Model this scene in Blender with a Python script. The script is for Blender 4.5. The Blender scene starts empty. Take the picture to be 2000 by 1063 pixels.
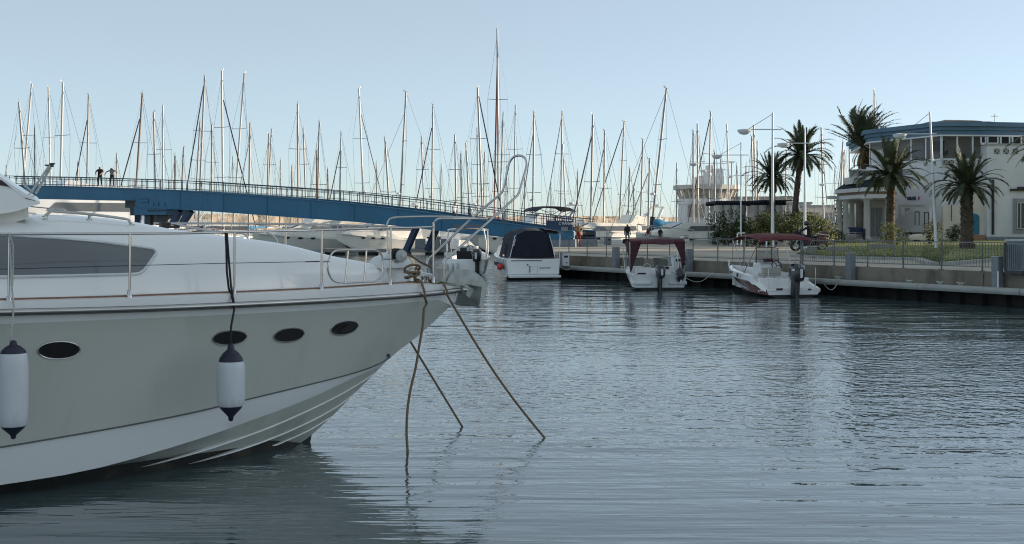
import bpy, bmesh, math, random
from mathutils import Vector, Matrix
R = math.radians
random.seed(11)
rnd = random.uniform
S = bpy.context.scene
COL = S.collection

# ------------------------------------------------------------------ camera
FPX, ZC, HZ = 2414.0, 2.5, 443.0          # focal length and horizon row at a 2000 px wide frame, eye height (m)
cam = bpy.data.cameras.new("camera"); camo = bpy.data.objects.new("camera", cam); COL.objects.link(camo)
cam.sensor_width = 36.0; cam.lens = FPX / 2000 * 36.0
cam.shift_y = -(531.5 - HZ) / 2000.0
cam.clip_start = 0.1; cam.clip_end = 9000.0
camo.location = (0, 0, ZC); camo.rotation_euler = (R(90), 0, 0)
S.camera = camo

# ------------------------------------------------------------------ sky and sun (low evening sun from the right)
SUN_AZ, SUN_EL = 75.0, 11.5               # degrees clockwise from the view direction / above the horizon
W = bpy.data.worlds.new("World"); S.world = W; W.use_nodes = True
nt = W.node_tree; bg = nt.nodes["Background"]
sky = nt.nodes.new("ShaderNodeTexSky"); sky.sky_type = 'NISHITA'; sky.sun_disc = False
sky.sun_elevation = R(SUN_EL); sky.sun_rotation = R(SUN_AZ)
sky.air_density = 0.6; sky.dust_density = 0.4; sky.ozone_density = 3.0; sky.altitude = 0
veil = nt.nodes.new("ShaderNodeMix"); veil.data_type = 'RGBA'; veil.inputs[0].default_value = 0.45; veil.inputs[7].default_value = (2.75, 3.15, 2.95, 1)   # thin even marine haze
hs = nt.nodes.new("ShaderNodeHueSaturation"); hs.inputs["Saturation"].default_value = 0.82; nt.links.new(sky.outputs[0], hs.inputs["Color"])
wb = nt.nodes.new("ShaderNodeMix"); wb.data_type = 'RGBA'; wb.blend_type = 'MULTIPLY'; wb.inputs[0].default_value = 1.0; wb.inputs[7].default_value = (1.05, 1.0, 0.94, 1)   # camera white balance
nt.links.new(hs.outputs[0], wb.inputs[6]); nt.links.new(wb.outputs[2], veil.inputs[6]); nt.links.new(veil.outputs[2], bg.inputs[0]); bg.inputs[1].default_value = 0.10
sun = bpy.data.lights.new("sun", 'SUN'); sun.energy = 3.4; sun.angle = R(0.5); sun.color = (1.0, 0.84, 0.66)
suno = bpy.data.objects.new("sun", sun); COL.objects.link(suno)
sd = Vector((math.sin(R(SUN_AZ)) * math.cos(R(SUN_EL)), math.cos(R(SUN_AZ)) * math.cos(R(SUN_EL)), math.sin(R(SUN_EL))))
suno.rotation_euler = sd.to_track_quat('Z', 'Y').to_euler(); suno.location = (60, -40, 60)
S.cycles.filter_width = 1.1
S.view_settings.view_transform = 'Standard'; S.view_settings.look = 'None'
S.view_settings.exposure = 1.22; S.view_settings.gamma = 1.0

# ------------------------------------------------------------------ helpers
def at(px, py, Y):
    return Vector(((px - 1000) * Y / FPX, Y, ZC - (py - HZ) * Y / FPX))
def onz(px, py, z):
    return at(px, py, (ZC - z) * FPX / (py - HZ))

def lerp_tab(tab, x):
    if x <= tab[0][0]: return tab[0][1]
    for (a, b), (c, d) in zip(tab, tab[1:]):
        if x <= c: return b + (d - b) * (x - a) / (c - a)
    return tab[-1][1]

def smooth_tab(tab, x):                    # monotone-ish cubic through the table
    n = len(tab)
    if x <= tab[0][0]: return tab[0][1]
    if x >= tab[-1][0]: return tab[-1][1]
    for i in range(n - 1):
        if x <= tab[i + 1][0]: break
    x0, y0 = tab[i]; x1, y1 = tab[i + 1]; h = x1 - x0
    def sl(j):
        if j == 0: return (tab[1][1] - tab[0][1]) / (tab[1][0] - tab[0][0])
        if j == n - 1: return (tab[-1][1] - tab[-2][1]) / (tab[-1][0] - tab[-2][0])
        a = (tab[j][1] - tab[j - 1][1]) / (tab[j][0] - tab[j - 1][0]); b = (tab[j + 1][1] - tab[j][1]) / (tab[j + 1][0] - tab[j][0])
        return 0 if a * b <= 0 else 2 * a * b / (a + b)
    t = (x - x0) / h; m0, m1 = sl(i) * h, sl(i + 1) * h
    return (2*t**3 - 3*t**2 + 1) * y0 + (t**3 - 2*t**2 + t) * m0 + (-2*t**3 + 3*t**2) * y1 + (t**3 - t**2) * m1

def spl(pts, sub=4, closed=False):          # Catmull-Rom through the points
    P = [Vector(p) for p in pts]; n = len(P); out = []
    for i in range(n if closed else n-1):
        g = (lambda k: P[k % n]) if closed else (lambda k: P[max(0, min(n-1, k))])
        a, b, c, d = g(i-1), g(i), g(i+1), g(i+2)
        for j in range(sub):
            t = j/sub; out.append(.5*((2*b) + (c-a)*t + (2*a-5*b+4*c-d)*t*t + (3*b-a-3*c+d)*t**3))
    if not closed: out.append(P[-1])
    return out

class MB:
    def __init__(s): s.v = []; s.f = []; s.mi = []; s.m = 0
    def face(s, *idx): s.f.append(tuple(idx)); s.mi.append(s.m)
    def add(s, pts):
        b = len(s.v); s.v += [tuple(p) for p in pts]; return b
    def quad(s, a, b, c, d):
        i = s.add((a, b, c, d)); s.face(i, i+1, i+2, i+3)
    def tri(s, a, b, c):
        i = s.add((a, b, c)); s.face(i, i+1, i+2)
    def box(s, c, d, rz=0.0, rx=0.0, ry=0.0, top=1.0):
        M = Matrix.Translation(c) @ Matrix.Rotation(rz, 4, 'Z') @ Matrix.Rotation(ry, 4, 'Y') @ Matrix.Rotation(rx, 4, 'X')
        x, y, z = d[0]/2, d[1]/2, d[2]/2
        p = [(-x,-y,-z),(x,-y,-z),(x,y,-z),(-x,y,-z),(-x*top,-y*top,z),(x*top,-y*top,z),(x*top,y*top,z),(-x*top,y*top,z)]
        i = s.add([M @ Vector(q) for q in p])
        for q in ((0,3,2,1),(4,5,6,7),(0,1,5,4),(1,2,6,5),(2,3,7,6),(3,0,4,7)): s.face(*[i+k for k in q])
        return s
    def bar(s, a, b, w, h=None, up=(0,0,1)):
        a, b = Vector(a), Vector(b); h = h or w
        d = (b - a).normalized(); sd = d.cross(Vector(up))
        if sd.length < 1e-4: sd = Vector((1,0,0))
        sd.normalize(); u = sd.cross(d).normalized()
        p = []
        for c in (a, b):
            for i, j in ((-1,-1),(1,-1),(1,1),(-1,1)): p.append(c + sd*i*w/2 + u*j*h/2)
        i = s.add(p)
        for q in ((0,1,2,3),(7,6,5,4),(0,4,5,1),(1,5,6,2),(2,6,7,3),(3,7,4,0)): s.face(*[i+k for k in q])
        return s
    def tube(s, pts, r, n=6, closed=False, cap=True):
        pts = [Vector(p) for p in pts]; m = len(pts)
        rs = r if isinstance(r, (list, tuple)) else [r]*m
        rows = []; prev = None
        for k, p in enumerate(pts):
            if closed: d = pts[(k+1) % m] - pts[k-1]
            elif k == 0: d = pts[1] - pts[0]
            elif k == m-1: d = pts[-1] - pts[-2]
            else: d = (pts[k+1]-pts[k]).normalized() + (pts[k]-pts[k-1]).normalized()
            if d.length < 1e-9: d = Vector((0,0,1))
            d.normalize()
            if prev is None:
                a = d.cross(Vector((0,0,1)))
                if a.length < 1e-3: a = Vector((1,0,0))
            else:
                a = prev - d*prev.dot(d)
                if a.length < 1e-6: a = d.orthogonal()
            a.normalize(); prev = a; b = d.cross(a)
            rows.append([p + (a*math.cos(2*math.pi*j/n) + b*math.sin(2*math.pi*j/n))*rs[k] for j in range(n)])
        s.loft(rows, wrap=True, ring=closed, cap=cap and not closed)
        return s
    def loft(s, rows, wrap=False, ring=False, cap=False, mats=None):
        n = len(rows[0]); b = s.add([p for r in rows for p in r]); m = len(rows)
        for k in range(m if ring else m-1):
            k2 = (k+1) % m
            for j in range(n if wrap else n-1):
                j2 = (j+1) % n
                if mats is not None: s.m = mats[j]
                s.face(b+k*n+j, b+k*n+j2, b+k2*n+j2, b+k2*n+j)
        if cap:
            s.face(*[b+j for j in range(n)][::-1]); s.face(*[b+(m-1)*n+j for j in range(n)])
        return s
    def lathe(s, prof, c=(0,0,0), n=12, M=None, cap=True):
        rows = []
        for r, z in prof:
            row = [Vector((r*math.cos(2*math.pi*j/n), r*math.sin(2*math.pi*j/n), z)) for j in range(n)]
            if M is not None: row = [M @ q for q in row]
            rows.append([q + Vector(c) for q in row])
        return s.loft(rows, wrap=True, cap=cap)
    def prism(s, poly, z0, z1):
        n = len(poly); b = s.add([(x, y, z0) for x, y in poly] + [(x, y, z1) for x, y in poly])
        s.face(*[b+i for i in range(n)][::-1]); s.face(*[b+n+i for i in range(n)])
        for i in range(n): s.face(b+i, b+(i+1) % n, b+n+(i+1) % n, b+n+i)
        return s
    def slab(s, pts, off):                 # planar outline of 3D points given a thickness vector
        pts = [Vector(p) for p in pts]; off = Vector(off); n = len(pts)
        b = s.add(pts + [p + off for p in pts])
        s.face(*[b+i for i in range(n)][::-1]); s.face(*[b+n+i for i in range(n)])
        for i in range(n): s.face(b+i, b+(i+1) % n, b+n+(i+1) % n, b+n+i)
        return s
    def ball(s, c, r, n=10, sq=(1,1,1)):
        rows = []
        for k in range(1, n//2 + 0):
            a = math.pi*k/(n//2)
            rows.append([(c[0]+r*sq[0]*math.sin(a)*math.cos(2*math.pi*j/n), c[1]+r*sq[1]*math.sin(a)*math.sin(2*math.pi*j/n), c[2]+r*sq[2]*math.cos(a)) for j in range(n)])
        return s.loft(rows, wrap=True, cap=True)
    def build(s, name, mats, parent=None, smooth=None, world=False, bevel=0.0, norm=True):
        me = bpy.data.meshes.new(name)
        v = s.v
        if world and parent is not None:
            inv = (Matrix.Translation(parent.location) @ parent.rotation_euler.to_matrix().to_4x4()).inverted()
            if parent.parent is not None: 
                pp = parent.parent; inv = (Matrix.Translation(pp.location) @ pp.rotation_euler.to_matrix().to_4x4()).inverted()
            v = [inv @ Vector(p) for p in v]
        me.from_pydata([tuple(p) for p in v], [], s.f)
        ml = mats if isinstance(mats, (list, tuple)) else [mats]
        for m in ml: me.materials.append(m)
        if len(ml) > 1: me.polygons.foreach_set('material_index', s.mi)
        if norm:
            bm = bmesh.new(); bm.from_mesh(me)
            bmesh.ops.remove_doubles(bm, verts=bm.verts, dist=1e-5)
            bmesh.ops.recalc_face_normals(bm, faces=bm.faces); bm.to_mesh(me); bm.free()
        if smooth:
            me.polygons.foreach_set('use_smooth', [True]*len(me.polygons)); me.set_sharp_from_angle(angle=R(smooth))
        me.update()
        o = bpy.data.objects.new(name, me); COL.objects.link(o)
        if parent is not None: o.parent = parent
        if bevel:
            b = o.modifiers.new('bevel', 'BEVEL'); b.width = bevel; b.segments = 2; b.limit_method = 'ANGLE'
        return o

def tag(o, label=None, cat=None, group=None, kind=None):
    if label: o['label'] = label
    if cat: o['category'] = cat
    if group: o['group'] = group
    if kind: o['kind'] = kind
    return o
def thing(name, label, cat, loc=(0,0,0), rz=0.0, group=None):
    o = bpy.data.objects.new(name, None); COL.objects.link(o); o.empty_display_size = 0.3
    o.location = loc; o.rotation_euler = (0, 0, rz)
    return tag(o, label, cat, group)

def words(txt, size, mat, name, parent, M, depth=0.01, sx=1.0, world=True):
    cu = bpy.data.curves.new(name, 'FONT'); cu.body = txt; cu.size = size; cu.extrude = depth
    cu.align_x = 'CENTER'; cu.align_y = 'CENTER'; cu.resolution_u = 2
    to = bpy.data.objects.new(name, cu); COL.objects.link(to)
    dg = bpy.context.evaluated_depsgraph_get(); me = bpy.data.meshes.new_from_object(to.evaluated_get(dg))
    bpy.data.objects.remove(to)
    mb = MB(); mb.v = [tuple(M @ Vector((v.co.x*sx, v.co.y, v.co.z))) for v in me.vertices]
    mb.f = [tuple(p.vertices) for p in me.polygons]; mb.mi = [0]*len(mb.f)
    return mb.build(name, mat, parent, world=world)

# ------------------------------------------------------------------ materials
def mat(name, col, rough=0.5, metal=0.0, var=0.12, vs=3.0, bump=0.0, bs=None, spec=0.5, coat=0.0, stretch=(1,1,1), dirt=None, ds=1.5, dth=(0.55,0.7)):
    m = bpy.data.materials.new(name); m.use_nodes = True; n = m.node_tree.nodes; l = m.node_tree.links
    p = n["Principled BSDF"]; p.inputs["Roughness"].default_value = rough; p.inputs["Metallic"].default_value = metal
    p.inputs["Specular IOR Level"].default_value = spec; p.inputs["Coat Weight"].default_value = coat; p.inputs["Coat Roughness"].default_value = 0.06
    tc = n.new("ShaderNodeTexCoord"); mp = n.new("ShaderNodeMapping"); mp.inputs["Scale"].default_value = stretch
    l.new(tc.outputs["Object"], mp.inputs[0])
    nz = n.new("ShaderNodeTexNoise"); nz.inputs["Scale"].default_value = vs; nz.inputs["Detail"].default_value = 5; l.new(mp.outputs[0], nz.inputs["Vector"])
    rp = n.new("ShaderNodeValToRGB"); rp.color_ramp.elements[0].position = 0.3; rp.color_ramp.elements[1].position = 0.7
    rp.color_ramp.elements[0].color = (*[c*(1-var) for c in col], 1); rp.color_ramp.elements[1].color = (*[min(1, c*(1+var)) for c in col], 1)
    l.new(nz.outputs[0], rp.inputs[0]); out = rp.outputs[0]
    if dirt:
        n2 = n.new("ShaderNodeTexNoise"); n2.inputs["Scale"].default_value = ds; n2.inputs["Detail"].default_value = 8; n2.inputs["Roughness"].default_value = 0.65; l.new(mp.outputs[0], n2.inputs["Vector"])
        r2 = n.new("ShaderNodeMapRange"); r2.inputs[1].default_value = dth[0]; r2.inputs[2].default_value = dth[1]; l.new(n2.outputs[0], r2.inputs[0])
        mx = n.new("ShaderNodeMix"); mx.data_type = 'RGBA'; l.new(r2.outputs[0], mx.inputs[0]); l.new(out, mx.inputs[6]); mx.inputs[7].default_value = (*dirt, 1); out = mx.outputs[2]
    l.new(out, p.inputs["Base Color"])
    if bump:
        b = n.new("ShaderNodeBump"); b.inputs["Strength"].default_value = 1.0; b.inputs["Distance"].default_value = bump
        n3 = n.new("ShaderNodeTexNoise"); n3.inputs["Scale"].default_value = bs or vs*4; n3.inputs["Detail"].default_value = 4; l.new(mp.outputs[0], n3.inputs["Vector"])
        l.new(n3.outputs[0], b.inputs["Height"]); l.new(b.outputs[0], p.inputs["Normal"])
    return m

def glassy(name, tint, trans=0.5, rough=0.03):
    m = bpy.data.materials.new(name); m.use_nodes = True; n = m.node_tree.nodes; l = m.node_tree.links
    p = n["Principled BSDF"]; p.inputs["Base Color"].default_value = (*tint, 1); p.inputs["Roughness"].default_value = rough; p.inputs["IOR"].default_value = 1.5
    t = n.new("ShaderNodeBsdfTransparent"); mx = n.new("ShaderNodeMixShader"); mx.inputs[0].default_value = trans
    l.new(p.outputs[0], mx.inputs[1]); l.new(t.outputs[0], mx.inputs[2]); l.new(mx.outputs[0], n["Material Output"].inputs[0])
    return m

gel = mat("gelcoat_white", (.84,.84,.83), .22, var=.03, vs=.8, coat=.4)
gel_grey = mat("hull_paint_grey", (.60,.61,.555), .16, var=.04, vs=.5, coat=.6, dirt=(.50,.50,.44), ds=1.6, dth=(.55,.85), stretch=(1,1,.22))
gel_bottom = mat("bottom_paint_grey", (.52,.54,.49), .35, var=.1, vs=1.2, dirt=(.43,.43,.36), ds=2.2)
gel_cream = mat("gelcoat_cream", (.80,.77,.70), .3, var=.05, vs=1)
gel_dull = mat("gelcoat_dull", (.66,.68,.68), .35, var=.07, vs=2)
antifoul = mat("antifoul_dark", (.016,.018,.016), .55, var=.4, vs=4, dirt=(.06,.065,.04), ds=3)
chrome = mat("stainless", (.52,.50,.49), .16, 1.0, var=.05)
chrome_worn = mat("stainless_worn", (.5,.49,.47), .3, 1.0, var=.12)
galv = mat("galvanised", (.42,.44,.42), .5, .5, var=.18, vs=14, bump=.0006, bs=60)
black = mat("black_plastic", (.012,.012,.014), .4, var=.2)
rubber = mat("rubber_navy", (.013,.014,.035), .45, var=.2)
teak = mat("teak_strip", (.23,.12,.075), .55, var=.25, vs=20, stretch=(1,1,6))
win_grey = mat("tinted_window", (.125,.135,.14), .14, var=.1, vs=1, coat=.6)
dark_glass = mat("dark_glass", (.012,.010,.010), .08, var=.1, vs=1)
rope_m = mat("rope_brown", (.18,.125,.075), .85, var=.3, vs=60, bump=.003, bs=90)
rope_w = mat("rope_pale", (.45,.45,.43), .85, var=.2, vs=60)
rope_k = mat("rope_black", (.02,.016,.016), .8, var=.2, vs=60)
vinyl = mat("fender_white", (.60,.63,.66), .35, var=.07, vs=5, bump=.0008, bs=9, stretch=(1,1,.3), dirt=(.42,.42,.40), ds=4, dth=(.58,.8))
blue_steel = mat("bridge_blue", (.020,.135,.245), .5, var=.12, vs=.5, dirt=(.016,.10,.18), ds=.8, stretch=(1,1,.25))
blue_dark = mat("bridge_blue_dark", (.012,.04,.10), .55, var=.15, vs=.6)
steel_dk = mat("steel_dark", (.03,.035,.04), .5, .2, var=.2)
rail_blue = mat("rail_blue_grey", (.06,.09,.12), .5, .2, var=.2)
conc = mat("concrete", (.27,.26,.235), .85, var=.2, vs=1.4, bump=.01, bs=8, dirt=(.13,.12,.10), ds=.9, dth=(.5,.68))
conc_pale = mat("concrete_pale", (.33,.34,.32), .8, var=.14, vs=2, bump=.006, bs=14, dirt=(.2,.2,.18), ds=1.4)
conc_wall = mat("concrete_wall", (.20,.178,.14), .9, var=.28, vs=1.1, bump=.015, bs=10, dirt=(.10,.09,.07), ds=1.2, dth=(.5,.66), stretch=(1,1,.5))
pave = mat("paving", (.38,.335,.275), .9, var=.16, vs=.35, bump=.01, bs=6, dirt=(.28,.25,.21), ds=.25)
asph = mat("asphalt", (.09,.09,.09), .9, var=.2, vs=2, bump=.008, bs=30)
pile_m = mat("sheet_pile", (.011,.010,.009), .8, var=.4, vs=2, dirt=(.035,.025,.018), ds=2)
stone_m = mat("breakwater_stone", (.40,.33,.25), .9, var=.25, vs=.5, bump=.2, bs=1.1)
grass_m = mat("lawn", (.17,.19,.05), .95, var=.35, vs=.7, bump=.03, bs=14, dirt=(.24,.23,.08), ds=.5, dth=(.45,.7))
stucco = mat("stucco_white", (.70,.70,.70), .85, var=.05, vs=.5, bump=.006, bs=16, dirt=(.6,.6,.59), ds=.35, dth=(.5,.75))
stucco_cream = mat("stucco_cream", (.68,.62,.53), .85, var=.08, vs=.7, bump=.006, bs=14)
cornice_b = mat("cornice_blue", (.12,.20,.27), .8, var=.1, vs=1, spec=.2)
tile_g = mat("roof_tile_dark", (.016,.035,.042), .9, var=.25, vs=6, bump=.03, bs=5, spec=.1)
stone_c = mat("column_stone", (.50,.48,.44), .8, var=.1, vs=2, bump=.004, bs=18)
tent = mat("roof_membrane", (.22,.19,.17), .85, var=.35, vs=3, bump=.05, bs=2)
clear_glass = glassy("window_glass", (.05,.06,.06), .72)
boat_glass = glassy("windscreen_glass", (.10,.14,.13), .55)
red_cloth = mat("canvas_red", (.115,.022,.026), .85, var=.15, vs=6, bump=.01, bs=5)
maroon = mat("canvas_maroon", (.07,.018,.028), .85, var=.2, vs=5, bump=.015, bs=5)
navy_cloth = mat("canvas_navy", (.012,.014,.03), .8, var=.25, vs=6, bump=.01, bs=6)
blue_cloth = mat("canvas_blue", (.02,.19,.36), .8, var=.2, vs=4, bump=.02, bs=5)
navy_sail = mat("sail_cover_navy", (.02,.025,.05), .8, var=.2, vs=4)
beige_cloth = mat("canvas_beige", (.50,.44,.35), .8, var=.2, vs=3, bump=.02, bs=4)
orange_cloth = mat("canvas_orange", (.55,.13,.07), .8, var=.2, vs=4, bump=.02, bs=4)
brown_cloth = mat("sail_brown_red", (.13,.035,.03), .8, var=.2)
hull_red = mat("hull_red", (.14,.028,.03), .25, var=.1, vs=2, coat=.4)
seat_m = mat("seat_beige", (.38,.36,.32), .6, var=.08)
cowl_m = mat("outboard_black", (.014,.015,.02), .25, var=.15, coat=.4)
cowl_g = mat("outboard_grey", (.035,.04,.05), .35, var=.15, coat=.2)
lowr_m = mat("outboard_leg", (.03,.03,.034), .45, var=.2)
white_paint = mat("white_paint", (.70,.72,.74), .4, var=.05, vs=4)
post_grey = mat("post_grey", (.20,.22,.24), .6, .2, var=.15, vs=6)
fence_grey = mat("railing_grey", (.16,.18,.18), .55, .3, var=.2, vs=6)
m_white = mat("mast_white", (.48,.47,.45), .35, var=.06)
m_alu = mat("mast_aluminium", (.29,.285,.275), .45, .2, var=.1)
m_brown = mat("mast_brown", (.18,.13,.10), .5, var=.15)
m_dark = mat("mast_dark", (.07,.07,.075), .5, var=.15)
wire_m = mat("rigging_wire", (.10,.11,.12), .5, .3, var=.1)
buoy_red = mat("buoy_red", (.50,.04,.035), .4, var=.1)
skin_m = mat("skin", (.32,.18,.12), .6, var=.08)
hair_m = mat("hair_black", (.012,.010,.010), .6, var=.1)
cl_dark = mat("cloth_dark", (.018,.018,.022), .9, var=.2, vs=10)
cl_navy = mat("cloth_navy", (.03,.04,.07), .9, var=.2, vs=10)
cl_grey = mat("cloth_grey", (.22,.23,.22), .9, var=.2, vs=10)
cl_pale = mat("cloth_pale_blue", (.42,.48,.56), .9, var=.1, vs=10)
cl_red = mat("cloth_red", (.17,.02,.02), .9, var=.2, vs=10)
cl_jean = mat("cloth_denim", (.09,.12,.18), .9, var=.2, vs=10)
cl_tan = mat("cloth_tan", (.20,.13,.07), .9, var=.2, vs=10)
bark_palm = mat("palm_bark", (.085,.062,.045), .95, var=.4, vs=5, bump=.06, bs=7)
fr_dark = mat("frond_dark", (.030,.046,.020), .7, var=.25, vs=2)
fr_mid = mat("frond_mid", (.060,.075,.030), .7, var=.25, vs=2)
fr_dry = mat("frond_dry", (.21,.125,.05), .8, var=.3, vs=3)
leaf_d = mat("leaf_dark", (.030,.044,.018), .8, var=.3, vs=3, spec=.15)
leaf_m = mat("leaf_mid", (.055,.072,.024), .8, var=.3, vs=3, spec=.15)
leaf_y = mat("leaf_yellow_green", (.095,.105,.030), .8, var=.3, vs=3, spec=.15)
bark_m = mat("bark", (.09,.07,.05), .9, var=.3)
letter_blue = mat("letter_blue", (.015,.022,.08), .5, var=.05)
letter_dark = mat("letter_dark", (.04,.045,.06), .6, var=.1)
letter_red = mat("letter_red", (.35,.03,.03), .5, var=.05)
letter_white = mat("letter_white", (.75,.75,.75), .5, var=.03)
door_blue = mat("door_blue", (.03,.17,.27), .5, var=.1, vs=4)
# ------------------------------------------------------------------ the setting: water, land, quay
def make_water():
    m = bpy.data.materials.new("harbour_water"); m.use_nodes = True; n = m.node_tree.nodes; l = m.node_tree.links
    p = n["Principled BSDF"]; p.inputs["Base Color"].default_value = (.066,.098,.102,1); p.inputs["Roughness"].default_value = .035; p.inputs["IOR"].default_value = 2.5
    tc = n.new("ShaderNodeTexCoord")
    def noise(scale, sc, det, rough=.5, rot=0.0, dist=0.0):
        mp = n.new("ShaderNodeMapping"); mp.inputs["Scale"].default_value = sc; mp.inputs["Rotation"].default_value = (0,0,rot); l.new(tc.outputs["Object"], mp.inputs[0])
        z = n.new("ShaderNodeTexNoise"); z.inputs["Scale"].default_value = scale; z.inputs["Detail"].default_value = det; z.inputs["Roughness"].default_value = rough; z.inputs["Distortion"].default_value = dist
        l.new(mp.outputs[0], z.inputs["Vector"]); return z.outputs[0]
    def mth(op, a, b):
        q = n.new("ShaderNodeMath"); q.operation = op
        for i, x in enumerate((a, b)):
            if isinstance(x, (int, float)): q.inputs[i].default_value = x
            else: l.new(x, q.inputs[i])
        return q.outputs[0]
    sep = n.new("ShaderNodeSeparateXYZ"); l.new(tc.outputs["Object"], sep.inputs[0])
    wob = noise(.07, (.5,1.2,1), 2, .5)                          # wander of the edges between the wind zones
    yy = mth('ADD', mth('DIVIDE', sep.outputs[1], 100.0), mth('MULTIPLY', mth('SUBTRACT', wob, .5), .10))
    def zone(pts):
        cr = n.new("ShaderNodeValToRGB"); e = cr.color_ramp.elements; cr.color_ramp.interpolation = 'EASE'
        e[0].position, v0 = pts[0]; e[0].color = (v0,)*3 + (1,); e[1].position, v1 = pts[-1]; e[1].color = (v1,)*3 + (1,)
        for p_, v in pts[1:-1]: k = e.new(p_); k.color = (v,)*3 + (1,)
        l.new(yy, cr.inputs[0]); return cr.outputs[0]
    # sheltered water by the yacht: long soft ripples; open middle: short catspaws; under the quay: broad facets
    near = mth('MULTIPLY', noise(1.7, (.22,2.0,1), 3, .5, R(4), .4), .018)
    near2 = mth('MULTIPLY', noise(.5, (.4,1.6,1), 2, .5, R(-6), .5), .020)
    cats = mth('MULTIPLY', noise(4.6, (1.25,1.0,1), 2, .5, R(20), .3), .026)
    cats2 = mth('MULTIPLY', noise(1.6, (.9,1.2,1), 2, .5, R(-10), .3), .016)
    far = mth('MULTIPLY', noise(.75, (.55,1.15,1), 3, .55, R(6), .4), .065)
    patch = noise(.09, (.7,1.6,1), 3, .5, R(10))
    mr = n.new("ShaderNodeMapRange"); mr.inputs[1].default_value = .38; mr.inputs[2].default_value = .60; mr.inputs[3].default_value = .45; mr.inputs[4].default_value = 1.0; l.new(patch, mr.inputs[0])
    h = mth('MULTIPLY', mth('ADD', near, near2), zone(((.0,1),(.13,1),(.19,.35),(.5,.35))))
    h = mth('ADD', h, mth('MULTIPLY', mth('MULTIPLY', mth('ADD', cats, cats2), mr.outputs[0]), zone(((.0,.10),(.115,.16),(.165,1),(.27,.85),(.33,.12),(.6,.10)))))
    h = mth('ADD', h, mth('MULTIPLY', far, zone(((.0,.15),(.2,.3),(.33,1),(1.0,1)))))
    b = n.new("ShaderNodeBump"); b.inputs["Strength"].default_value = 1.0; b.inputs["Distance"].default_value = 1.0
    l.new(h, b.inputs["Height"]); l.new(b.outputs[0], p.inputs["Normal"])
    w = MB(); w.quad((-3000,-400,0),(3000,-400,0),(3000,7000,0),(-3000,7000,0))
    tag(w.build("water", m), kind="structure")
make_water()

Q0 = Vector((1.54, 62.0, 0)); QE = Vector((.498, -.867, 0)); QM = Vector((.867, .498, 0))   # quay corner, its run and its landward side
def q(a, b, z): return Q0 + QE*a + QM*b + Vector((0,0,z))
QL = 52.0; GZ = 1.04
def xy(p): return (p[0], p[1])
bend = q(QL,0,0)
land = MB(); land.prism([xy(q(0,1.0,0)), xy(q(QL,1.0,0)), (bend.x+1,-90), (150,-90), (150,130), (27,130), (26,106), (2.4,106)], -1.5, GZ)
tag(land.build("quay_paving", pave), kind="structure")
wall = MB(); wall.m = 0
wall.loft([[q(a,.98,-.6), q(a,.98,.40), q(a,.62,.405), q(a,.62,.43), q(a,.75,.43), q(a,.78,GZ+.02), q(a,1.06,GZ+.02), q(a,1.06,GZ-.2)] for a in [i*4 for i in range(14)]])
for a in (8.5, 17.2, 26, 34.5, 43): wall.box(q(a,.745,.76), (.12,.03,.5), rz=math.atan2(QE.y,QE.x))
tag(wall.build("quay_wall", conc_wall), kind="structure")
# capping beam with a rounded nose, sheet piles recessed behind it
capm = MB(); prof = [(.62,.585),(.10,.60),(.03,.58),(.0,.53),(.0,.46),(.05,.40),(.62,.395)]
for k in range(13): capm.loft([[q(k*4+.012,b,z) for b, z in prof], [q(k*4+3.988,b,z) for b, z in prof]], cap=True)
tag(capm.build("quay_edge_beam", conc_pale, smooth=40), kind="structure")
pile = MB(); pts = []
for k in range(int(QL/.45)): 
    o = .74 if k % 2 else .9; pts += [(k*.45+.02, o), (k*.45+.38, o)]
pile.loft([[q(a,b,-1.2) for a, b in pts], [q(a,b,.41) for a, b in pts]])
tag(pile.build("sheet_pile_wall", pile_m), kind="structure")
side = MB(); side.slab([(1.5,62.6,-1.2),(1.5,106,-1.2),(1.5,106,GZ+.03),(1.5,62.6,GZ+.03)], (.9,0,0))
tag(side.build("quay_side_wall", conc_wall), kind="structure")
# lawn with kerb
fl = [onz(1556,501,1.07), onz(1600,503.5,1.07), onz(1700,505.5,1.07), onz(1800,507.5,1.07), onz(1822,515,1.07), onz(1835,517,1.07), onz(1990,505,1.07), Vector((56,56,1.07))]
bl = [Vector((24.0,97,1.1)), Vector((26.5,98,1.3)), Vector((29,98.5,1.34)), Vector((33,99,1.36)), Vector((34.6,99,1.36)), Vector((36,99,1.36)), Vector((42,98.6,1.36)), Vector((60,98,1.36))]
lw = MB(); rows = []
for k in range(25):
    t = k/24.0; row = []
    for a, b in zip(fl, bl):
        p = a.lerp(b, t); p.z = 1.07 + (b.z-1.07)*(t**1.4) + (.10 if 0 < k else .02) + rnd(-.015,.015); row.append(p)
    rows.append(row)
lw.loft(rows); tag(lw.build("lawn", grass_m, smooth=60), kind="structure")
gb = MB()
for i in range(14000):
    j = random.randrange(len(fl)-1); s_ = rnd(0,1); t = rnd(0,1)**2.2
    p = fl[j].lerp(fl[j+1], s_).lerp(bl[j].lerp(bl[j+1], s_), t); bz = bl[j].z
    z = 1.07 + (bz-1.07)*(t**1.4) + .07
    a = rnd(0,6.28); h = rnd(.05,.12); wd = rnd(.015,.03); lx, ly = rnd(-.06,.06), rnd(-.06,.06)
    gb.m = random.choice((0,0,1)); gb.tri((p.x-wd*math.cos(a),p.y-wd*math.sin(a),z),(p.x+wd*math.cos(a),p.y+wd*math.sin(a),z),(p.x+lx,p.y+ly,z+h))
tag(gb.build("grass", [mat("grass_blade", (.11,.135,.032), .8, var=.4, vs=.6), mat("grass_blade_dry", (.11,.115,.045), .8, var=.3, vs=.6)], norm=False), kind="stuff")
kb = MB()
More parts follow.
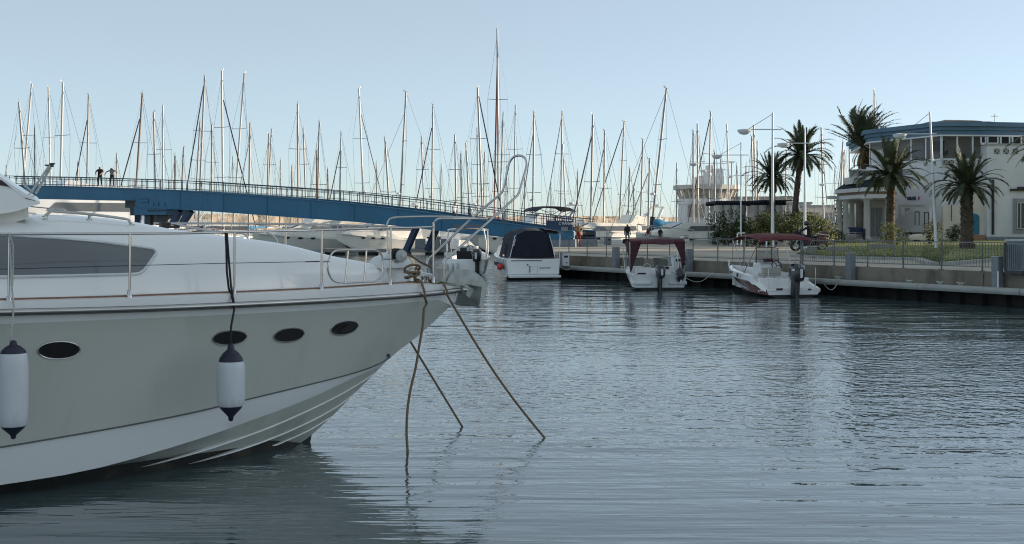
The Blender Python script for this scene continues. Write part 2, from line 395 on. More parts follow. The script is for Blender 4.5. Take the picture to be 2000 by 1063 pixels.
for a, b in zip(fl, fl[1:]):
    a2, b2 = a.copy(), b.copy(); d = (b2-a2); d.z = 0; d.normalize(); nn = Vector((d.y,-d.x,0))
    kb.slab([a2+nn*.02-Vector((0,0,.1)), b2+nn*.02-Vector((0,0,.1)), b2+nn*.02+Vector((0,0,.10)), a2+nn*.02+Vector((0,0,.10))], nn*.32)
tag(kb.build("lawn_kerb", conc_pale), kind="structure")
# far breakwater closing the basin, and the mole the harbour office stands on
bw = MB()
rows = []
for k in range(170):
    a = -40 + k*2.2; f_ = lambda o, z: (-190+.8*a+.6*o+rnd(-.4,.4), 190+.6*a-.8*o+rnd(-.4,.4), z)
    z = 5.3 + rnd(-.2,.2)
    rows.append([f_(9,-.5), f_(6,1.5+rnd(-.4,.4)), f_(3.5,3.1+rnd(-.3,.3)), f_(2.5,z-.6), f_(2.2,z), f_(-4,z), f_(-5,-.5)])
bw.loft(rows); tag(bw.build("breakwater", stone_m), kind="structure")
mole = MB(); mole.prism([(25,188),(140,176),(140,235),(20,235)], -1, 1.2)
tag(mole.build("harbour_mole", conc), kind="structure")

# ------------------------------------------------------------------ unseen apartment blocks added right of the frame to shade the near basin
def uw(u, w): return (u, w)
def block(u0, u1, w0, w1, h, label):
    c = uw((u0+u1)/2, (w0+w1)/2)
    t = thing("added_shade_block", label, "building", (c[0], c[1], 0))
    m = MB(); m.prism([uw(u0,w0), uw(u1,w0), uw(u1,w1), uw(u0,w1)], .5, h); m.build("wall", stucco, t, world=True)
    wm = MB()
    n = int((w1-w0)/3.6); fl_ = int((h-2)/3.1)
    for i in range(n):
        for k in range(fl_):
            w = w0 + (i+.5)*(w1-w0)/n; z = 2.6 + k*3.1
            a, b = uw(u0-.03, w-.8), uw(u0-.03, w+.8); wm.slab([(*a,z-.8),(*b,z-.8),(*b,z+.8),(*a,z+.8)], (.02,0,0))
    if n and fl_: wm.build("window_grid", win_grey, t, world=True)
    rf = MB(); rf.prism([uw(u0-.3,w0-.3), uw(u1+.3,w0-.3), uw(u1+.3,w1+.3), uw(u0-.3,w1+.3)], h, h+.5); rf.build("roof", conc_pale, t, world=True)
    return t
block(62, 76, 21, 47.6, 18.5, "tall pale block added out of the frame on the right to cast shade, nearest the viewer")
block(60, 74, 48, 88, 13.0, "pale block added out of the frame to cast shade, between tall block and restaurant")
# ------------------------------------------------------------------ the near motor yacht
YB = Vector((-.71, 15.36, 0)); TH = R(32); YU = Vector((math.cos(TH), math.sin(TH), 0)); YN = Vector((math.sin(TH), -math.cos(TH), 0))
def yw(s, t, z): return YB + YU*s + YN*t + Vector((0,0,z))
def ys(px, t):
    c = (px-1000)/FPX
    return (c*(YB.y + t*YN.y) - YB.x - t*YN.x) / (YU.x - c*YU.y)
def yz(py, s, t): return ZC - (py-HZ)*(YB.y + s*YU.y + t*YN.y)/FPX
def yl(px, py, t):                        # pixel ray met with the upright plane t = const of the yacht
    s = ys(px, t); return yw(s, t, yz(py, s, t))
def ysolve(px, tf):
    s = ys(px, .8)
    for _ in range(60): s = .5*s + .5*ys(px, tf(s))
    return s
class Crv:
    def __init__(c, tf, pix, s0=None, z0=None):
        c.tf = tf; c.s0 = s0; tab = []
        for px, py in pix:
            s = ysolve(px, tf); tab.append((s, yz(py, s, tf(s))))
        if s0 is not None: tab.append((s0, z0))
        tab.sort(); c.tab = [tab[0]]
        for a in tab[1:]:
            if a[0] - c.tab[-1][0] > .02: c.tab.append(a)
    def z(c, s): return smooth_tab(c.tab, s)
    def t(c, s): return c.tf(s)
    def p(c, s, dt=0, dz=0): return yw(s, c.t(s)+dt, c.z(s)+dz)
stem = []
for px, py in ((896,562),(893,573),(882,596),(835,640),(818,655),(765,696),(757,703),(735,726),(702,760),(698,763),(650,812),(602,856),(590,867)):
    s = ys(px, 0); stem.append((s, yz(py, s, 0)))
stem.sort()
def stz(s): return lerp_tab(stem, s)
S_DK = stem[-1][0]
def zs(px): s = ys(px,0); return s, stz(s)
def tdeck(s):
    d = max(0.0, S_DK - s); return .05 + 2.0*(1-(1-min(d,8)/8)**2.3) 
def mk(tm, k, s0): return lambda s: tm*(1-math.exp(-max(0,s0-s)/k))
wl_pix = [(590,868),(500,888),(420,901),(350,913),(250,929),(150,944),(60,956),(0,963)]
wlt = []
for px, py in wl_pix:
    p = onz(px,py,0) - YB; wlt.append((p.dot(YU), p.dot(YN)))
wlt[0] = (stem[0][0], 0.0); wlt.sort(); wlt = [(-14,1.75),(-10,1.6),(-8,1.42)] + wlt
twl = lambda s: smooth_tab(wlt, s)
s_cu, z_cu = zs(765); s_cl, z_cl = zs(757); s_1, z_1 = zs(735); s_2, z_2 = zs(702); s_3, z_3 = zs(650)
deck = Crv(tdeck, [(0,590),(253,583),(350,579),(457,575),(628,567),(720,561),(790,556),(850,556),(885,560)])
rub = Crv(lambda s: tdeck(s)+.035, [(0,611),(300,603),(500,594.5),(700,584),(800,577.5),(870,571),(890,568)])
band = Crv(lambda s: max(.0, tdeck(s)-.05), [(0,633),(350,619),(500,612),(700,600),(850,586)], S_DK-.12, stz(S_DK-.12))
cu = Crv(mk(1.75,2.7,s_cu), [(0,874),(350,811.5),(500,776),(600,752),(700,726),(745,709)], s_cu, z_cu)
cl = Crv(mk(1.60,2.7,s_cl), [(0,948),(142,925),(350,869.5),(500,818),(600,780),(700,734),(745,713)], s_cl, z_cl)
r1 = Crv(mk(1.42,2.7,s_1), [(285,915),(350,896),(500,846),(600,803),(700,751)], s_1, z_1)
r2 = Crv(mk(1.25,2.7,s_2), [(365,908),(411,896),(500,868),(600,826),(660,793)], s_2, z_2)
r3 = Crv(mk(1.0,2.6,s_3), [(540,869),(600,842)], s_3, z_3)
yacht = thing("motor_yacht", "large white and grey motor yacht filling the left foreground, bow pointing right", "yacht", YB, TH)
def YP(mb, name, m, smooth=35, parent=None, bevel=0): return mb.build(name, m, parent or yacht, smooth=smooth, world=True, bevel=bevel)
# hull
SS = [S_DK - .0 - .14*k for k in range(0, 26)] + [S_DK-3.6-.35*k for k in range(0, 28)]
hull = MB(); rows_s = []; rows_p = []
for s in SS:
    dk = deck.p(s); zst = stz(s)
    lst = []
    if s < stem[0][0]: low = [(0,-.55), (twl(s)*.97,-.06), (twl(s)*1.012, .125*min(1.0, (stem[0][0]-s)/.5))]
    else: low = [(0,zst)]*3
    for c in (r3, r2, cl, cu, band):
        if s < c.s0: lst.append((c.t(s), c.z(s)))
        else: lst.append((0, zst))
    # keep heights and widths ordered from keel to deck
    sec = list(low)
    for t, z in lst:
        pt, pz = sec[-1]; sec.append((max(t, pt), max(z, pz)))
    tr, zr = rub.t(s)-.035, rub.z(s)
    ins = [(tr, max(zr, sec[-1][1]+.001)), (tr+.0, deck.z(s)), (max(0,tr-.07), deck.z(s)+.012), (max(0,tr-.09), deck.z(s)-.05)]
    sec += ins
    # flare: one extra point between chine and band
    t0, z0 = sec[6]; t1, z1 = sec[7]
    sec.insert(7, (t0+(t1-t0)*.42, z0+(z1-z0)*.5))
    rows_s.append([yw(s, t, z) for t, z in sec]); rows_p.append([yw(s, -t, z) for t, z in sec])
hm = [1,1,3,3,3,0,2,2,0,0,0,0]
hull.loft(rows_s, mats=hm); hull.loft(rows_p, mats=hm)
last_s, last_p = rows_s[-1], rows_p[-1]; hull.m = 0
for j in range(len(last_s)-1): hull.quad(last_s[j], last_s[j+1], last_p[j+1], last_p[j])
hull_o = YP(hull, "hull", [gel, antifoul, gel_grey, gel_bottom], 24)
# white spray rails along the bottom
for c, s_end in ((r1, ysolve(285, r1.t)), (r2, ysolve(375, r2.t)), (r3, ysolve(505, r3.t))):
    m = MB(); n = 40; pts = []
    for k in range(n+1):
        s = c.s0 - .03 + (s_end - c.s0)*k/n; pts.append(s)
    def sec_t(s, z):   # breadth of the hull surface at this height
        best = c.t(s)
        return best
    rows = []
    for s in pts:
        z = c.z(s); t = c.t(s)
        # find the actual hull breadth at z
        cand = []
        sec = [(twl(s) if s < stem[0][0] else 0, max(0, stz(s) if s > stem[0][0] else 0))]
        for q_ in (r3, r2, cl, cu):
            if s < q_.s0: sec.append((q_.t(s), q_.z(s)))
        for (ta, za), (tb, zb) in zip(sec, sec[1:]):
            if za <= z <= zb and zb > za: t = ta + (tb-ta)*(z-za)/(zb-za)
        g = min(1.0, (s - s_end)/(.22*(c.s0-s_end)) + .02)
        rows.append([yw(s,t-.03,z+.019*g), yw(s,t+.019*g,z+.009*g), yw(s,t+.020*g,z-.004*g), yw(s,t-.03,z-.016*g)])
    m.loft(rows, cap=True); YP(m, "spray_rail", gel, 30)
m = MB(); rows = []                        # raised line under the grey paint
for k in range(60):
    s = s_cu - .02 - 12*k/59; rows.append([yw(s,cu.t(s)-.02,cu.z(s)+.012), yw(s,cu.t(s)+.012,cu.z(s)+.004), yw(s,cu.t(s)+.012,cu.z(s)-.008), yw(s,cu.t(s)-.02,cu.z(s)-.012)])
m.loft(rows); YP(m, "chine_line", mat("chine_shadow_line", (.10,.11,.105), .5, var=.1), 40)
# rubbing strake: dark rubber base with a steel half round
SR = [S_DK+.06 - 12.6*(k/90)**1.25 for k in range(91)]
m = MB(); m.loft([[rub.p(s,-.05,.030), rub.p(s,.008,.030), rub.p(s,.012,-.030), rub.p(s,-.05,-.034)] for s in SR]); YP(m, "rubbing_strake_base", mat("strake_base", (.05,.045,.045), .5, var=.4, vs=9), 40)
m = MB(); m.loft([[rub.p(s,.004,.030), rub.p(s,.030,.020), rub.p(s,.036,.004), rub.p(s,.028,-.010), rub.p(s,.006,-.014)] for s in SR]); YP(m, "rubbing_strake", chrome_worn, 60)
m = MB(); m.loft([[yw(s,-rub.t(s)+.05,rub.z(s)+.03), yw(s,-rub.t(s)-.03,rub.z(s)+.02), yw(s,-rub.t(s)-.03,rub.z(s)-.03), yw(s,-rub.t(s)+.05,rub.z(s)-.03)] for s in SR]); YP(m, "rubbing_strake", chrome_worn, 60)
# deck and teak margin
m = MB(); rows = []
for s in SS:
    t = max(0.0, tdeck(s)-.09); z = deck.z(s)-.045
    rows.append([yw(s,t*k/4.0, z+.04*(1-(k/4.0)**2)) for k in range(-4,5)])
m.loft(rows); YP(m, "deck", gel, 30)
m = MB(); m.loft([[deck.p(s,-.075,.0), deck.p(s,-.075,.026), deck.p(s,-.125,.026), deck.p(s,-.125,-.05)] for s in SR[8:]])
YP(m, "teak_margin", teak, 40)
# trunk cabin
s_nose = ys(764, .2)
sil = [(0,423),(60,419),(100,420),(200,427.5),(300,445),(405,459),(510,472),(635,500),(720,517),(750,535)]
def wcab(s):
    d = s_nose - s
    w = tdeck(s) - .40
    if d < 1.5: w = min(w, w*math.sqrt(max(0, 1-(1-max(0,d)/1.5)**2)))
    return max(.02, w)
TS = -.15
ctab = [];
for px, py in sil:
    s = ys(px, TS); ctab.append((s, yz(py, s, TS)))
ctab.sort(); ctab = [(-13, ctab[0][1]+.1)] + ctab + [(s_nose, deck.z(s_nose)-.03)]
def cabz(s): return smooth_tab(ctab, s)
def cab_sec(s, a):                        # a: 0 = starboard base, 1 = top centre
    zb = deck.z(s) - .06; h = max(.01, cabz(s) - zb); w = wcab(s)
    ang = a*math.pi/2; e = .62
    return w*(math.cos(ang)**e), zb + h*(math.sin(ang)**e)
def cab_t(s, z):
    lo, hi = 0.0, 1.0
    for _ in range(30):
        mid = (lo+hi)/2
        if cab_sec(s, mid)[1] < z: lo = mid
        else: hi = mid
    return cab_sec(s, lo)[0]
def cab_surf(s, t):                       # cabin-top height at breadth t
    lo, hi = 0.0, 1.0
    for _ in range(24):
        mid = (lo+hi)/2
        if cab_sec(s, mid)[0] > abs(t): lo = mid
        else: hi = mid
    return cab_sec(s, lo)[1]
def ray_cab(px, py):                      # first t (from the near side) where the pixel ray meets the cabin
    for k in range(120):
        t = 1.5 - k*.025; s = ys(px, t)
        if abs(t) < wcab(s) and yz(py, s, t) <= cab_surf(s, t): return t
    return -.15
SC = [s_nose - .001 - .04*k for k in range(12)] + [s_nose - .48 - .14*k for k in range(14)] + [s_nose-2.44-.3*k for k in range(33)]
m = MB(); rows = []
for s in SC:
    AA = [k/16.0 for k in range(17)]
    st = [cab_sec(s, a) for a in AA]
    rows.append([yw(s,t,z) for t, z in st] + [yw(s,-t,z) for t, z in st[::-1][1:]])
m.loft(rows, cap=True); YP(m, "trunk_cabin", gel, 50)
# side window: dark panel set into the cabin side, with a moulded lip round it
def cab_pt(px, py, out=0.0):
    s = ys(px, 1.2)
    for _ in range(60):
        t = cab_t(s, yz(py, s, max(.1, 1.2)) if _ == 0 else z_)
        s = .5*s + .5*ys(px, t); z_ = yz(py, s, t)
    return s, t + out, z_
wup = [(-60,456),(0,459),(120,466),(200,473),(270,482),(297,486),(303,489),(305,494)]
wlo = [(-60,542),(0,541),(120,539),(200,537),(262,535.5),(272,534),(281,528),(305,494)]
def wtabs(tab):
    r = []
    for px, py in tab:
        s, t, z = cab_pt(px, py); r.append((s, z))
    r.sort(); return r
tu, tl_ = wtabs(wup), wtabs(wlo); s_tip = max(tu[-1][0], tl_[-1][0])
m = MB(); rows = []; ring_u = []; ring_l = []
for k in range(47):
    s = s_tip - .005 - (0.02*k if k < 12 else .24+(k-12)*.11)
    z0, z1 = lerp_tab(tl_, s), lerp_tab(tu, s); row = []
    for j in range(9):
        z = z0 + (z1-z0)*j/8.0; row.append(yw(s, cab_t(s,z)+.004, z))
    rows.append(row); ring_u.append(row[-1]); ring_l.append(row[0])
m.loft(rows); win = YP(m, "side_window", win_grey, 60)
m = MB(); m.tube(ring_l[::-1] + ring_u, .016, 6); lip = m.build("window_lip", gel_dull, win, smooth=60, world=True)
# anchor platform (raised moulding on the foredeck)
m = MB()
tp = [yl(735,514,-.34), yl(768,523,-.34), yl(864,545,-.34)]; b0 = [yw(ys(735,-.34), -.34, deck.z(-2)-.06), yw(ys(768,-.34),-.34,deck.z(-1.6)-.06), yw(ys(864,-.34),-.34,deck.z(-.6)-.05)]
wv = YN*.30
rows = []
for a, b in zip(tp, b0): rows.append([b+wv+YN*.03, a+wv, a+wv-YN*.03+Vector((0,0,.012)), a-wv*.6+Vector((0,0,.012)), b-wv*.6])
m.loft(rows, cap=True); YP(m, "anchor_platform", gel, 30, bevel=.008)
# flying-bridge brow
m = MB()
bt = [(-80,318),(-30,331),(0,346),(30,366),(55,382),(78,396)]; bb = [(-80,425),(-30,421),(0,418),(30,413),(55,405),(78,398)]
rows = []
bts, bbs = [(x,y) for x, y in bt], [(x,y) for x, y in bb]; XS = [-80+158*(1-(1-k/26)**1.5) for k in range(27)]
for (px, py), (qx, qy) in [((x, smooth_tab(bts, x)), (x, smooth_tab(bbs, x))) for x in XS]:
    row = []
    for k in range(-8, 9):
        f = k/8.0; t = 1.15*f
        sx = ys(px, 1.15)
        back = -.9*f*f if True else 0
        s = sx + .10 + back*.11
        top = yz(py, sx, 1.15); bot = yz(qy, sx, 1.15)
        row.append((s, t, top, bot))
    rows.append([yw(s,t,tt+.10*(1-(t/1.15)**2)) for s, t, tt, bo in row] + [yw(s,t,bo) for s, t, tt, bo in row[::-1]])
m.loft(rows, wrap=True, cap=True); brow = YP(m, "flybridge_brow", gel, 40)
m = MB(); st = [(-70,343),(-30,356),(0,372),(20,384),(45,400),(68,391)]
g0 = [(-70,340),(0,352),(8,358),(22,370),(45,386),(66,392)]; g1 = [(-70,372),(0,362),(14,365),(26,373),(48,388.5),(67,393)]
rows = []
for (px,py),(qx,qy) in zip(g0,g1): rows.append([yl(px,py,1.16)+YU*.012, yl(qx,qy,1.16)+YU*.012])
m.loft(rows); m.build("windscreen_slot", mat("slot_brown", (.03,.015,.014), .4), brow, world=True)
m = MB(); rows = []                        # moulded base that carries the brow
for px, y0, y1 in ((-80,420,448),(0,414,440),(25,410,436),(45,404,430),(56,402,424)):
    s = ys(px,.95); rows.append([yw(s,.95,yz(y1,s,.95)), yw(s,.92,yz(y0,s,.95)+.02), yw(s,-.92,yz(y0,s,.95)+.02), yw(s,-.95,yz(y1,s,.95))])
m.loft(rows, cap=True); m.build("brow_base", gel_cream, brow, smooth=30, world=True)
# bracing struts with the dark fitting on top, left of the picture
m = MB(); 
for a, b in (((62,374),(97,323)),((70,378),(99,327))): m.bar(yl(*a,.35), yl(*b,.35), .035, .02)
m.bar(yl(48,362,.35), yl(64,376,.35), .03, .02); st_o = YP(m, "hinged_strut", galv)
m = MB(); m.box(yl(101,323,.35), (.03,.03,.035)); m.box(yl(102,320,.35), (.05,.03,.014)); m.box(yl(92,323,.35), (.04,.02,.015)); m.build("strut_head", black, st_o, world=True)
# near rail, stanchions, wire, gate, pulpit
RT = lambda s: tdeck(s) - .055
def rp(px, py):
    s = ysolve(px, RT); return yw(s, RT(s), yz(py, s, RT(s)))
m = MB(); m.tube([rp(x,y) for x, y in ((-140,458.5),(-60,458),(0,457.5),(120,457),(250,456.5),(350,456),(457,453.5),(560,451),(628,449.5),(700,447.5),(760,446),(810,445),(846,443.5))], .0125, 8); YP(m, "top_rail", chrome, 60)
for (px, yb, yt) in ((17,594,458),(253,581,457),(457,574.5,453.5),(628,566.5,449.5),(762,557,446),(846,551,434)):
    a, b = rp(px, yb), rp(px+1, yt); so = MB(); so.tube([a, b], .0125, 8); so.lathe([(.03,-.01),(.03,.012),(.021,.06),(.0135,.075)], a, 8); YP(so, "stanchion", chrome, 50)
m = MB(); m.tube([rp(x,y) for x, y in ((-60,527),(17,525.5),(253,519),(457,514),(600,511.5),(625,511))], .0035, 5); m.tube([rp(597,511.5), rp(624,511)], .007, 6); YP(m, "lifeline_wire", steel_dk)
m = MB(); loop = [(664,489),(720,488),(737,490),(746,500),(747,520),(745,538),(734,549),(720,550.5),(670,552.5),(652,549),(643,537),(640,521),(644,503),(652,492)]
m.tube([rp(p.x,p.y) for p in spl([(x,y,0) for x, y in loop], 4, True)], .0105, 8, closed=True)
for a, b in (((680,490),(674,552)),((716,489),(711,550))): m.tube([rp(*a), rp(*b)], .010, 6)
for a, b in (((630,511),(643,510)),((746,506),(762,505.5))): m.tube([rp(*a), rp(*b)], .013, 6)
YP(m, "rail_gate", chrome, 60)
# pulpit and far rail
def fp(px, py, t): return yl(px, py, t)
FT = lambda s: -(tdeck(s) - .055)
def rf(px, py):
    s = ysolve(px, FT); return yw(s, FT(s), yz(py, s, FT(s)))
hoop = [rp(846,446), rp(848,438), fp(851,431,.30), fp(857,427.5,.27), fp(880,427,.18), fp(915,427,.10), fp(952,428,0)]
m = MB(); m.tube(spl(hoop), .0125, 8); YP(m, "pulpit_rail", chrome, 60)
farr = [rf(x,y) for x, y in ((300,436.5),(400,436.5),(500,437),(600,438.5),(700,440.5),(750,441.5))]
hoop2 = farr + [rf(756,438), rf(760,430), rf(768,425.5), rf(790,424), fp(851,423,-.32), fp(900,424.5,-.2), fp(952,428,0)]
m = MB(); m.tube(spl(hoop2,3), .0125, 8); YP(m, "far_rail", chrome, 60)
for px, yb, yt in ((400,480,436),(558,485,438),(757,535,441)):
    so = MB(); so.tube([rf(px,yb), rf(px,yt)], .0125, 6); YP(so, "stanchion", chrome, 60)
m = MB()
for a, b, mid in (((620,565),(700,530),0),): pass
# boarding ladder handrail: one bent loop over the bow
lp = [(867,546,.20),(867.5,516,.20),(872,506,.20),(881,498,.20),(940,446,.17),(1004,388,.13),(1012,379,.12),(1016,368,.12),(1027,330,.10),(1028,318,.09),(1024,308,.06),(1014,304,.0),(1003,307,-.05),(996,316,-.09),(992,328,-.10),(984,365,-.13),(980,375,-.14),(974,382,-.15),(920,428,-.2),(845,499,-.24),(837,507,-.25),(834,516,-.25),(834,535,-.25)]
m = MB(); m.tube(spl([yl(*p) for p in lp], 4), .0155, 8); YP(m, "boarding_handrail", chrome, 60)
# grab rails on the cabin top
def grab(pts, t, feet):
    t = ray_cab(*feet[0][2:]) if feet else t
    m = MB(); m.tube(spl([yl(x,y,t) for x, y in pts], 3), .014, 8)
    for x0,y0,x1,y1 in feet: m.tube([yl(x0,y0,t), yl(x1,y1,t)], .013, 6); m.lathe([(.03,-.006),(.03,.006)], yl(x1,y1,t), 8)
    YP(m, "grab_rail", chrome_worn, 60)
grab([(88,422),(98,414),(106,413),(170,418),(245,428),(252,432),(257,438)], .55, ((174,418,174,429),(88,422,88,423),(257,438,257,439)))
grab([(92,411),(104,408.5),(124,410),(131,416)], .2, ())
grab([(322,438),(330,436),(352,440),(420,453),(440,456)], -.35, ((348,439,345,447),))
grab([(455,455),(474,456),(483,463),(485,473)], -.5, ())
grab([(520,455),(533,460),(540,470),(541,478)], -.55, ())
m = MB(); th_ = ray_cab(322,440); m.box(yl(322,439,th_), (.10,.10,.05), rz=TH); m.box(yl(332,443,th_), (.2,.06,.03), rz=TH); YP(m, "deck_hatch_hinge", mat("hinge_dark", (.03,.018,.02), .6))
# windlass with drum and chain, roller, anchor
m = MB(); c = yl(772,505,-.05)
rows = []
for f, hh in ((-.30,.05),(-.26,.13),(-.05,.20),(.06,.19),(.13,.12),(.17,.03)): rows.append([c + YU*f + YN*tt*.14 + Vector((0,0,hh*zz-.11)) for tt, zz in ((1,0),(1,.55),(.75,.9),(.3,1),(-.3,1),(-.75,.9),(-1,.55),(-1,0))])
m.loft(rows, cap=True); wl_o = YP(m, "windlass", gel_dull, 40)
Mx = Matrix.Rotation(TH-R(90), 4, 'Z') @ Matrix.Rotation(R(90), 4, 'Y')
m = MB(); dc = yl(777,500,.10); m.lathe([(.0,-.10),(.085,-.10),(.092,-.08),(.06,-.05),(.06,-.03),(.092,-.01)], dc, 18, Mx); m.build("drum_ring", black, wl_o, smooth=40, world=True)
m = MB(); dc = yl(784,500,.13); m.lathe([(.0,-.02),(.072,-.02),(.076,-.005),(.072,.012),(.05,.02),(.02,.022),(.018,.035),(.0,.037)], dc, 22, Mx); m.build("drum", galv, wl_o, smooth=40, world=True)
m = MB()
cp = [yl(793,494,.06), yl(806,502,.05), yl(822,513,.03), yl(838,520,.02), yl(856,527,.02)]
for k in range(34):
    f = k/33*4; i = min(3, int(f)); p = cp[i].lerp(cp[i+1], f-i); d = (cp[i+1]-cp[i]).normalized()
    sdv = d.cross(Vector((0,0,1))).normalized() if k % 2 else d.cross(d.cross(Vector((0,0,1)))).normalized()
    m.tube([p+d*.020*math.cos(a)+sdv*.011*math.sin(a) for a in [2*math.pi*j/8 for j in range(8)]], .0045, 4, closed=True)
YP(m, "anchor_chain", mat("chain_rust", (.22,.17,.13), .7, .4, var=.3, vs=30), 60)
m = MB()
for t in (.13,-.13): m.slab([yl(845,523,t), yl(895,530,t), yl(900,560,t), yl(880,556,t), yl(850,545,t)], YN*(.018))
m.slab([yl(845,545,.13), yl(905,562,.13), yl(905,567,.13), yl(845,551,.13)], -YN*.26)
YP(m, "bow_roller", galv)
anch = None
def outl(pts, t, th, mbx): mbx.slab([yl(x,y,t) for x, y in pts], YN*th)
m = MB()
outl([(872,553),(873,545),(880,533),(892,527),(910,526),(926,531),(938,540),(945,549),(946,557),(940,558),(905,555)], .15, .02, m)
outl([(872,553),(873,545),(880,533),(892,527),(910,526),(926,531),(938,540),(945,549),(946,557),(940,558),(905,555)], -.15, .02, m)
anc = YP(m, "anchor", galv, 30)
m = MB(); rows = []                        # crown plate wrapping round the front
outl([(938,549),(945,549),(950,553),(951,562),(948,580),(944,599),(936,599),(939,580),(941,562)], .165, -.33, m)
m.build("crown_plate", galv, anc, smooth=30, world=True)
m = MB(); rows = []                        # concave fluke
for x0, y0, x1, y1 in ((900,557,898,585),(904,565,888,594),(910,575,892,597),(922,588,920,598),(940,597,942,599)):
    rows.append([yl(x0,y0,.15), yl((x0+x1)/2-3,(y0+y1)/2+4,.0), yl(x1,y1,-.12)])
m.loft(rows); outl([(898,557),(904,557),(908,572),(914,584),(926,590),(931,580),(930,560),(938,560),(939,585),(936,599),(900,598),(886,594),(890,586)], -.14, .02, m)
m.build("fluke", galv, anc, smooth=30, world=True)
m = MB(); m.bar(yl(905,552,.155), yl(944,559,.155), .012, .03); m.bar(yl(872,549,.155), yl(906,556,.155), .012, .03); m.build("flange", mat("galv_light", (.46,.48,.46), .45, .5, var=.1), anc, world=True)
m = MB(); m.tube([yl(845,522,0), yl(872,534,0), yl(900,545,0), yl(940,570,0)], .022, 8); m.build("shank", galv, anc, smooth=60, world=True)
# bow bits: bollard, fairleads, cleat
m = MB(); b = yl(805,553,.28); m.lathe([(.085,-.01),(.085,.01),(.055,.025),(.05,.10),(.075,.12),(.075,.15),(.04,.165),(.0,.167)], b, 14); YP(m, "bollard", chrome, 40)
for px in (825.5, 834):
    m = MB(); p = yl(px,553,.22); m.lathe([(.03,-.005),(.022,.015),(.02,.06),(.028,.07),(.028,.085),(.0,.088)], p, 10); YP(m, "fairlead_post", chrome_worn, 40)
m = MB(); p = yl(864,563,.17); m.tube([p-YU*.07, p-YU*.03+Vector((0,0,.02)), p+YU*.03+Vector((0,0,.02)), p+YU*.07], .008, 6); YP(m, "cleat", chrome_worn, 50)
# portholes: elliptic opening with a steel rim following the hull side
def hull_t(s, z):
    sec = []
    for c_ in (cl, cu):
        if s < c_.s0: sec.append((c_.t(s), c_.z(s)))
    t0, z0 = cu.t(s), cu.z(s); t1, z1 = band.t(s), band.z(s)
    sec.append((t0+(t1-t0)*.42, z0+(z1-z0)*.5)); sec.append((t1, z1)); sec.append((tdeck(s), rub.z(s)))
    for (ta, za), (tb, zb) in zip(sec, sec[1:]):
        if za <= z <= zb: return ta + (tb-ta)*(z-za)/(zb-za)
    return sec[-1][0]
def hp(px, py, out=0.0):
    s = ys(px, 1.0); t = 1.0
    for _ in range(60):
        z = yz(py, s, t); t = hull_t(s, z); s = .5*s + .5*ys(px, t)
    return yw(s, t+out, yz(py, s, t))
for (px, py, ax, ay, tilt) in ((115,684,41,17,-2),(448,660,33.5,14,-5),(564,654.5,30,13.5,-8),(672.5,640.5,27,13,-13)):
    ring = []; inn = []; mid_ = []
    for j in range(28):
        a = 2*math.pi*j/28; ex = math.copysign(abs(math.cos(a))**.92, math.cos(a)); ey = math.sin(a)
        def rotp(f): 
            x, y = ax*ex*f, ay*ey*f; tl = R(tilt); return px + x*math.cos(tl) - y*math.sin(tl), py + x*math.sin(tl) + y*math.cos(tl)
        ring.append(rotp(1.0)); inn.append(rotp(.92)); mid_.append(rotp(.5))
    m = MB(); m.tube([hp(x,y,.004) for x, y in ring], .008, 6, closed=True); rim = YP(m, "porthole", chrome_worn, 60)
    m = MB(); a_ = [hp(x,y,.006) for x, y in ring]; b_ = [hp(x,y,-.012+.016) for x, y in inn]; c_ = [hp(x,y,.004) for x, y in mid_]; ctr = hp(px,py,.004)
    m.loft([a_, b_, c_], wrap=True); i0 = m.add([ctr] + c_)
    for j in range(28): m.face(i0, i0+1+j, i0+1+(j+1) % 28)
    m.build("porthole_glass", dark_glass, rim, smooth=60, world=True)
m = MB(); d0 = hp(758,694,.01); m.lathe([(.018,-.01),(.018,.008),(.0,.010)], d0, 8, Matrix.Rotation(TH-R(90),4,'Z') @ Matrix.Rotation(R(90),4,'Y')); m.tube([d0, d0-Vector((0,0,.03))-YN*.01], .008, 5); YP(m, "drain_outlet", black, 50)

# ------------------------------------------------------------------ fenders and mooring lines
def fender(px, ytop, ybody0, ybody1, ybot, rpx, s_off, label, navy_big, lan, knot_m):
    s = ysolve(px, lambda s: tdeck(s)+.16); t = tdeck(s)+.16
    D = YB.y + s*YU.y + t*YN.y; k = D/FPX
    zt, z0, z1, zb = [ZC - (y-HZ)*k for y in (ytop, ybody0, ybody1, ybot)]
    r = rpx*k; c = yw(s, t, 0); c0 = Vector((c.x, c.y, z0))
    f = thing("fender", label, "fender", (c.x, c.y, zb))
    m = MB(); H = z0 - z1
    m.lathe([(r*.86,0),(r*.94,-.02*1),(r,-H*.14),(r*1.0,-H*.5),(r*.99,-H*.84),(r*.9,-H+.015),(r*.82,-H)], c0, 24); m.build("body", vinyl, f, smooth=50, world=True)
    m = MB(); hc = zt - z0
    m.lathe([(r*.86,0),(r*.80,hc*.2),(r*.55,hc*.48),(r*.26,hc*.66),(r*.22,hc*.9),(r*.12,hc)], c0, 20); m.build("cap", rubber, f, smooth=50, world=True)
    m = MB(); hb = z1 - zb; c1 = Vector((c.x, c.y, z1))
    m.lathe([(r*.82,0),(r*.76,-hb*.15),(r*.45,-hb*.45),(r*.2,-hb*.7),(r*.16,-hb*.94),(r*.06,-hb)], c1, 20); m.build("cap", rubber, f, smooth=50, world=True)
    m = MB()
    for chain in lan: m.tube([ (rp(*p[:2]) if p[2] == 'r' else Vector((c.x,c.y,0))*1 + Vector((0,0,ZC-(p[1]-HZ)*k)) + Vector(((p[0]-px)*k,0,0)) if p[2] == 'f' else rp(*p[:2])+YN*p[2]) for p in chain], .011 if navy_big else .008, 6)
    m.build("lanyard", knot_m, f, smooth=60, world=True)
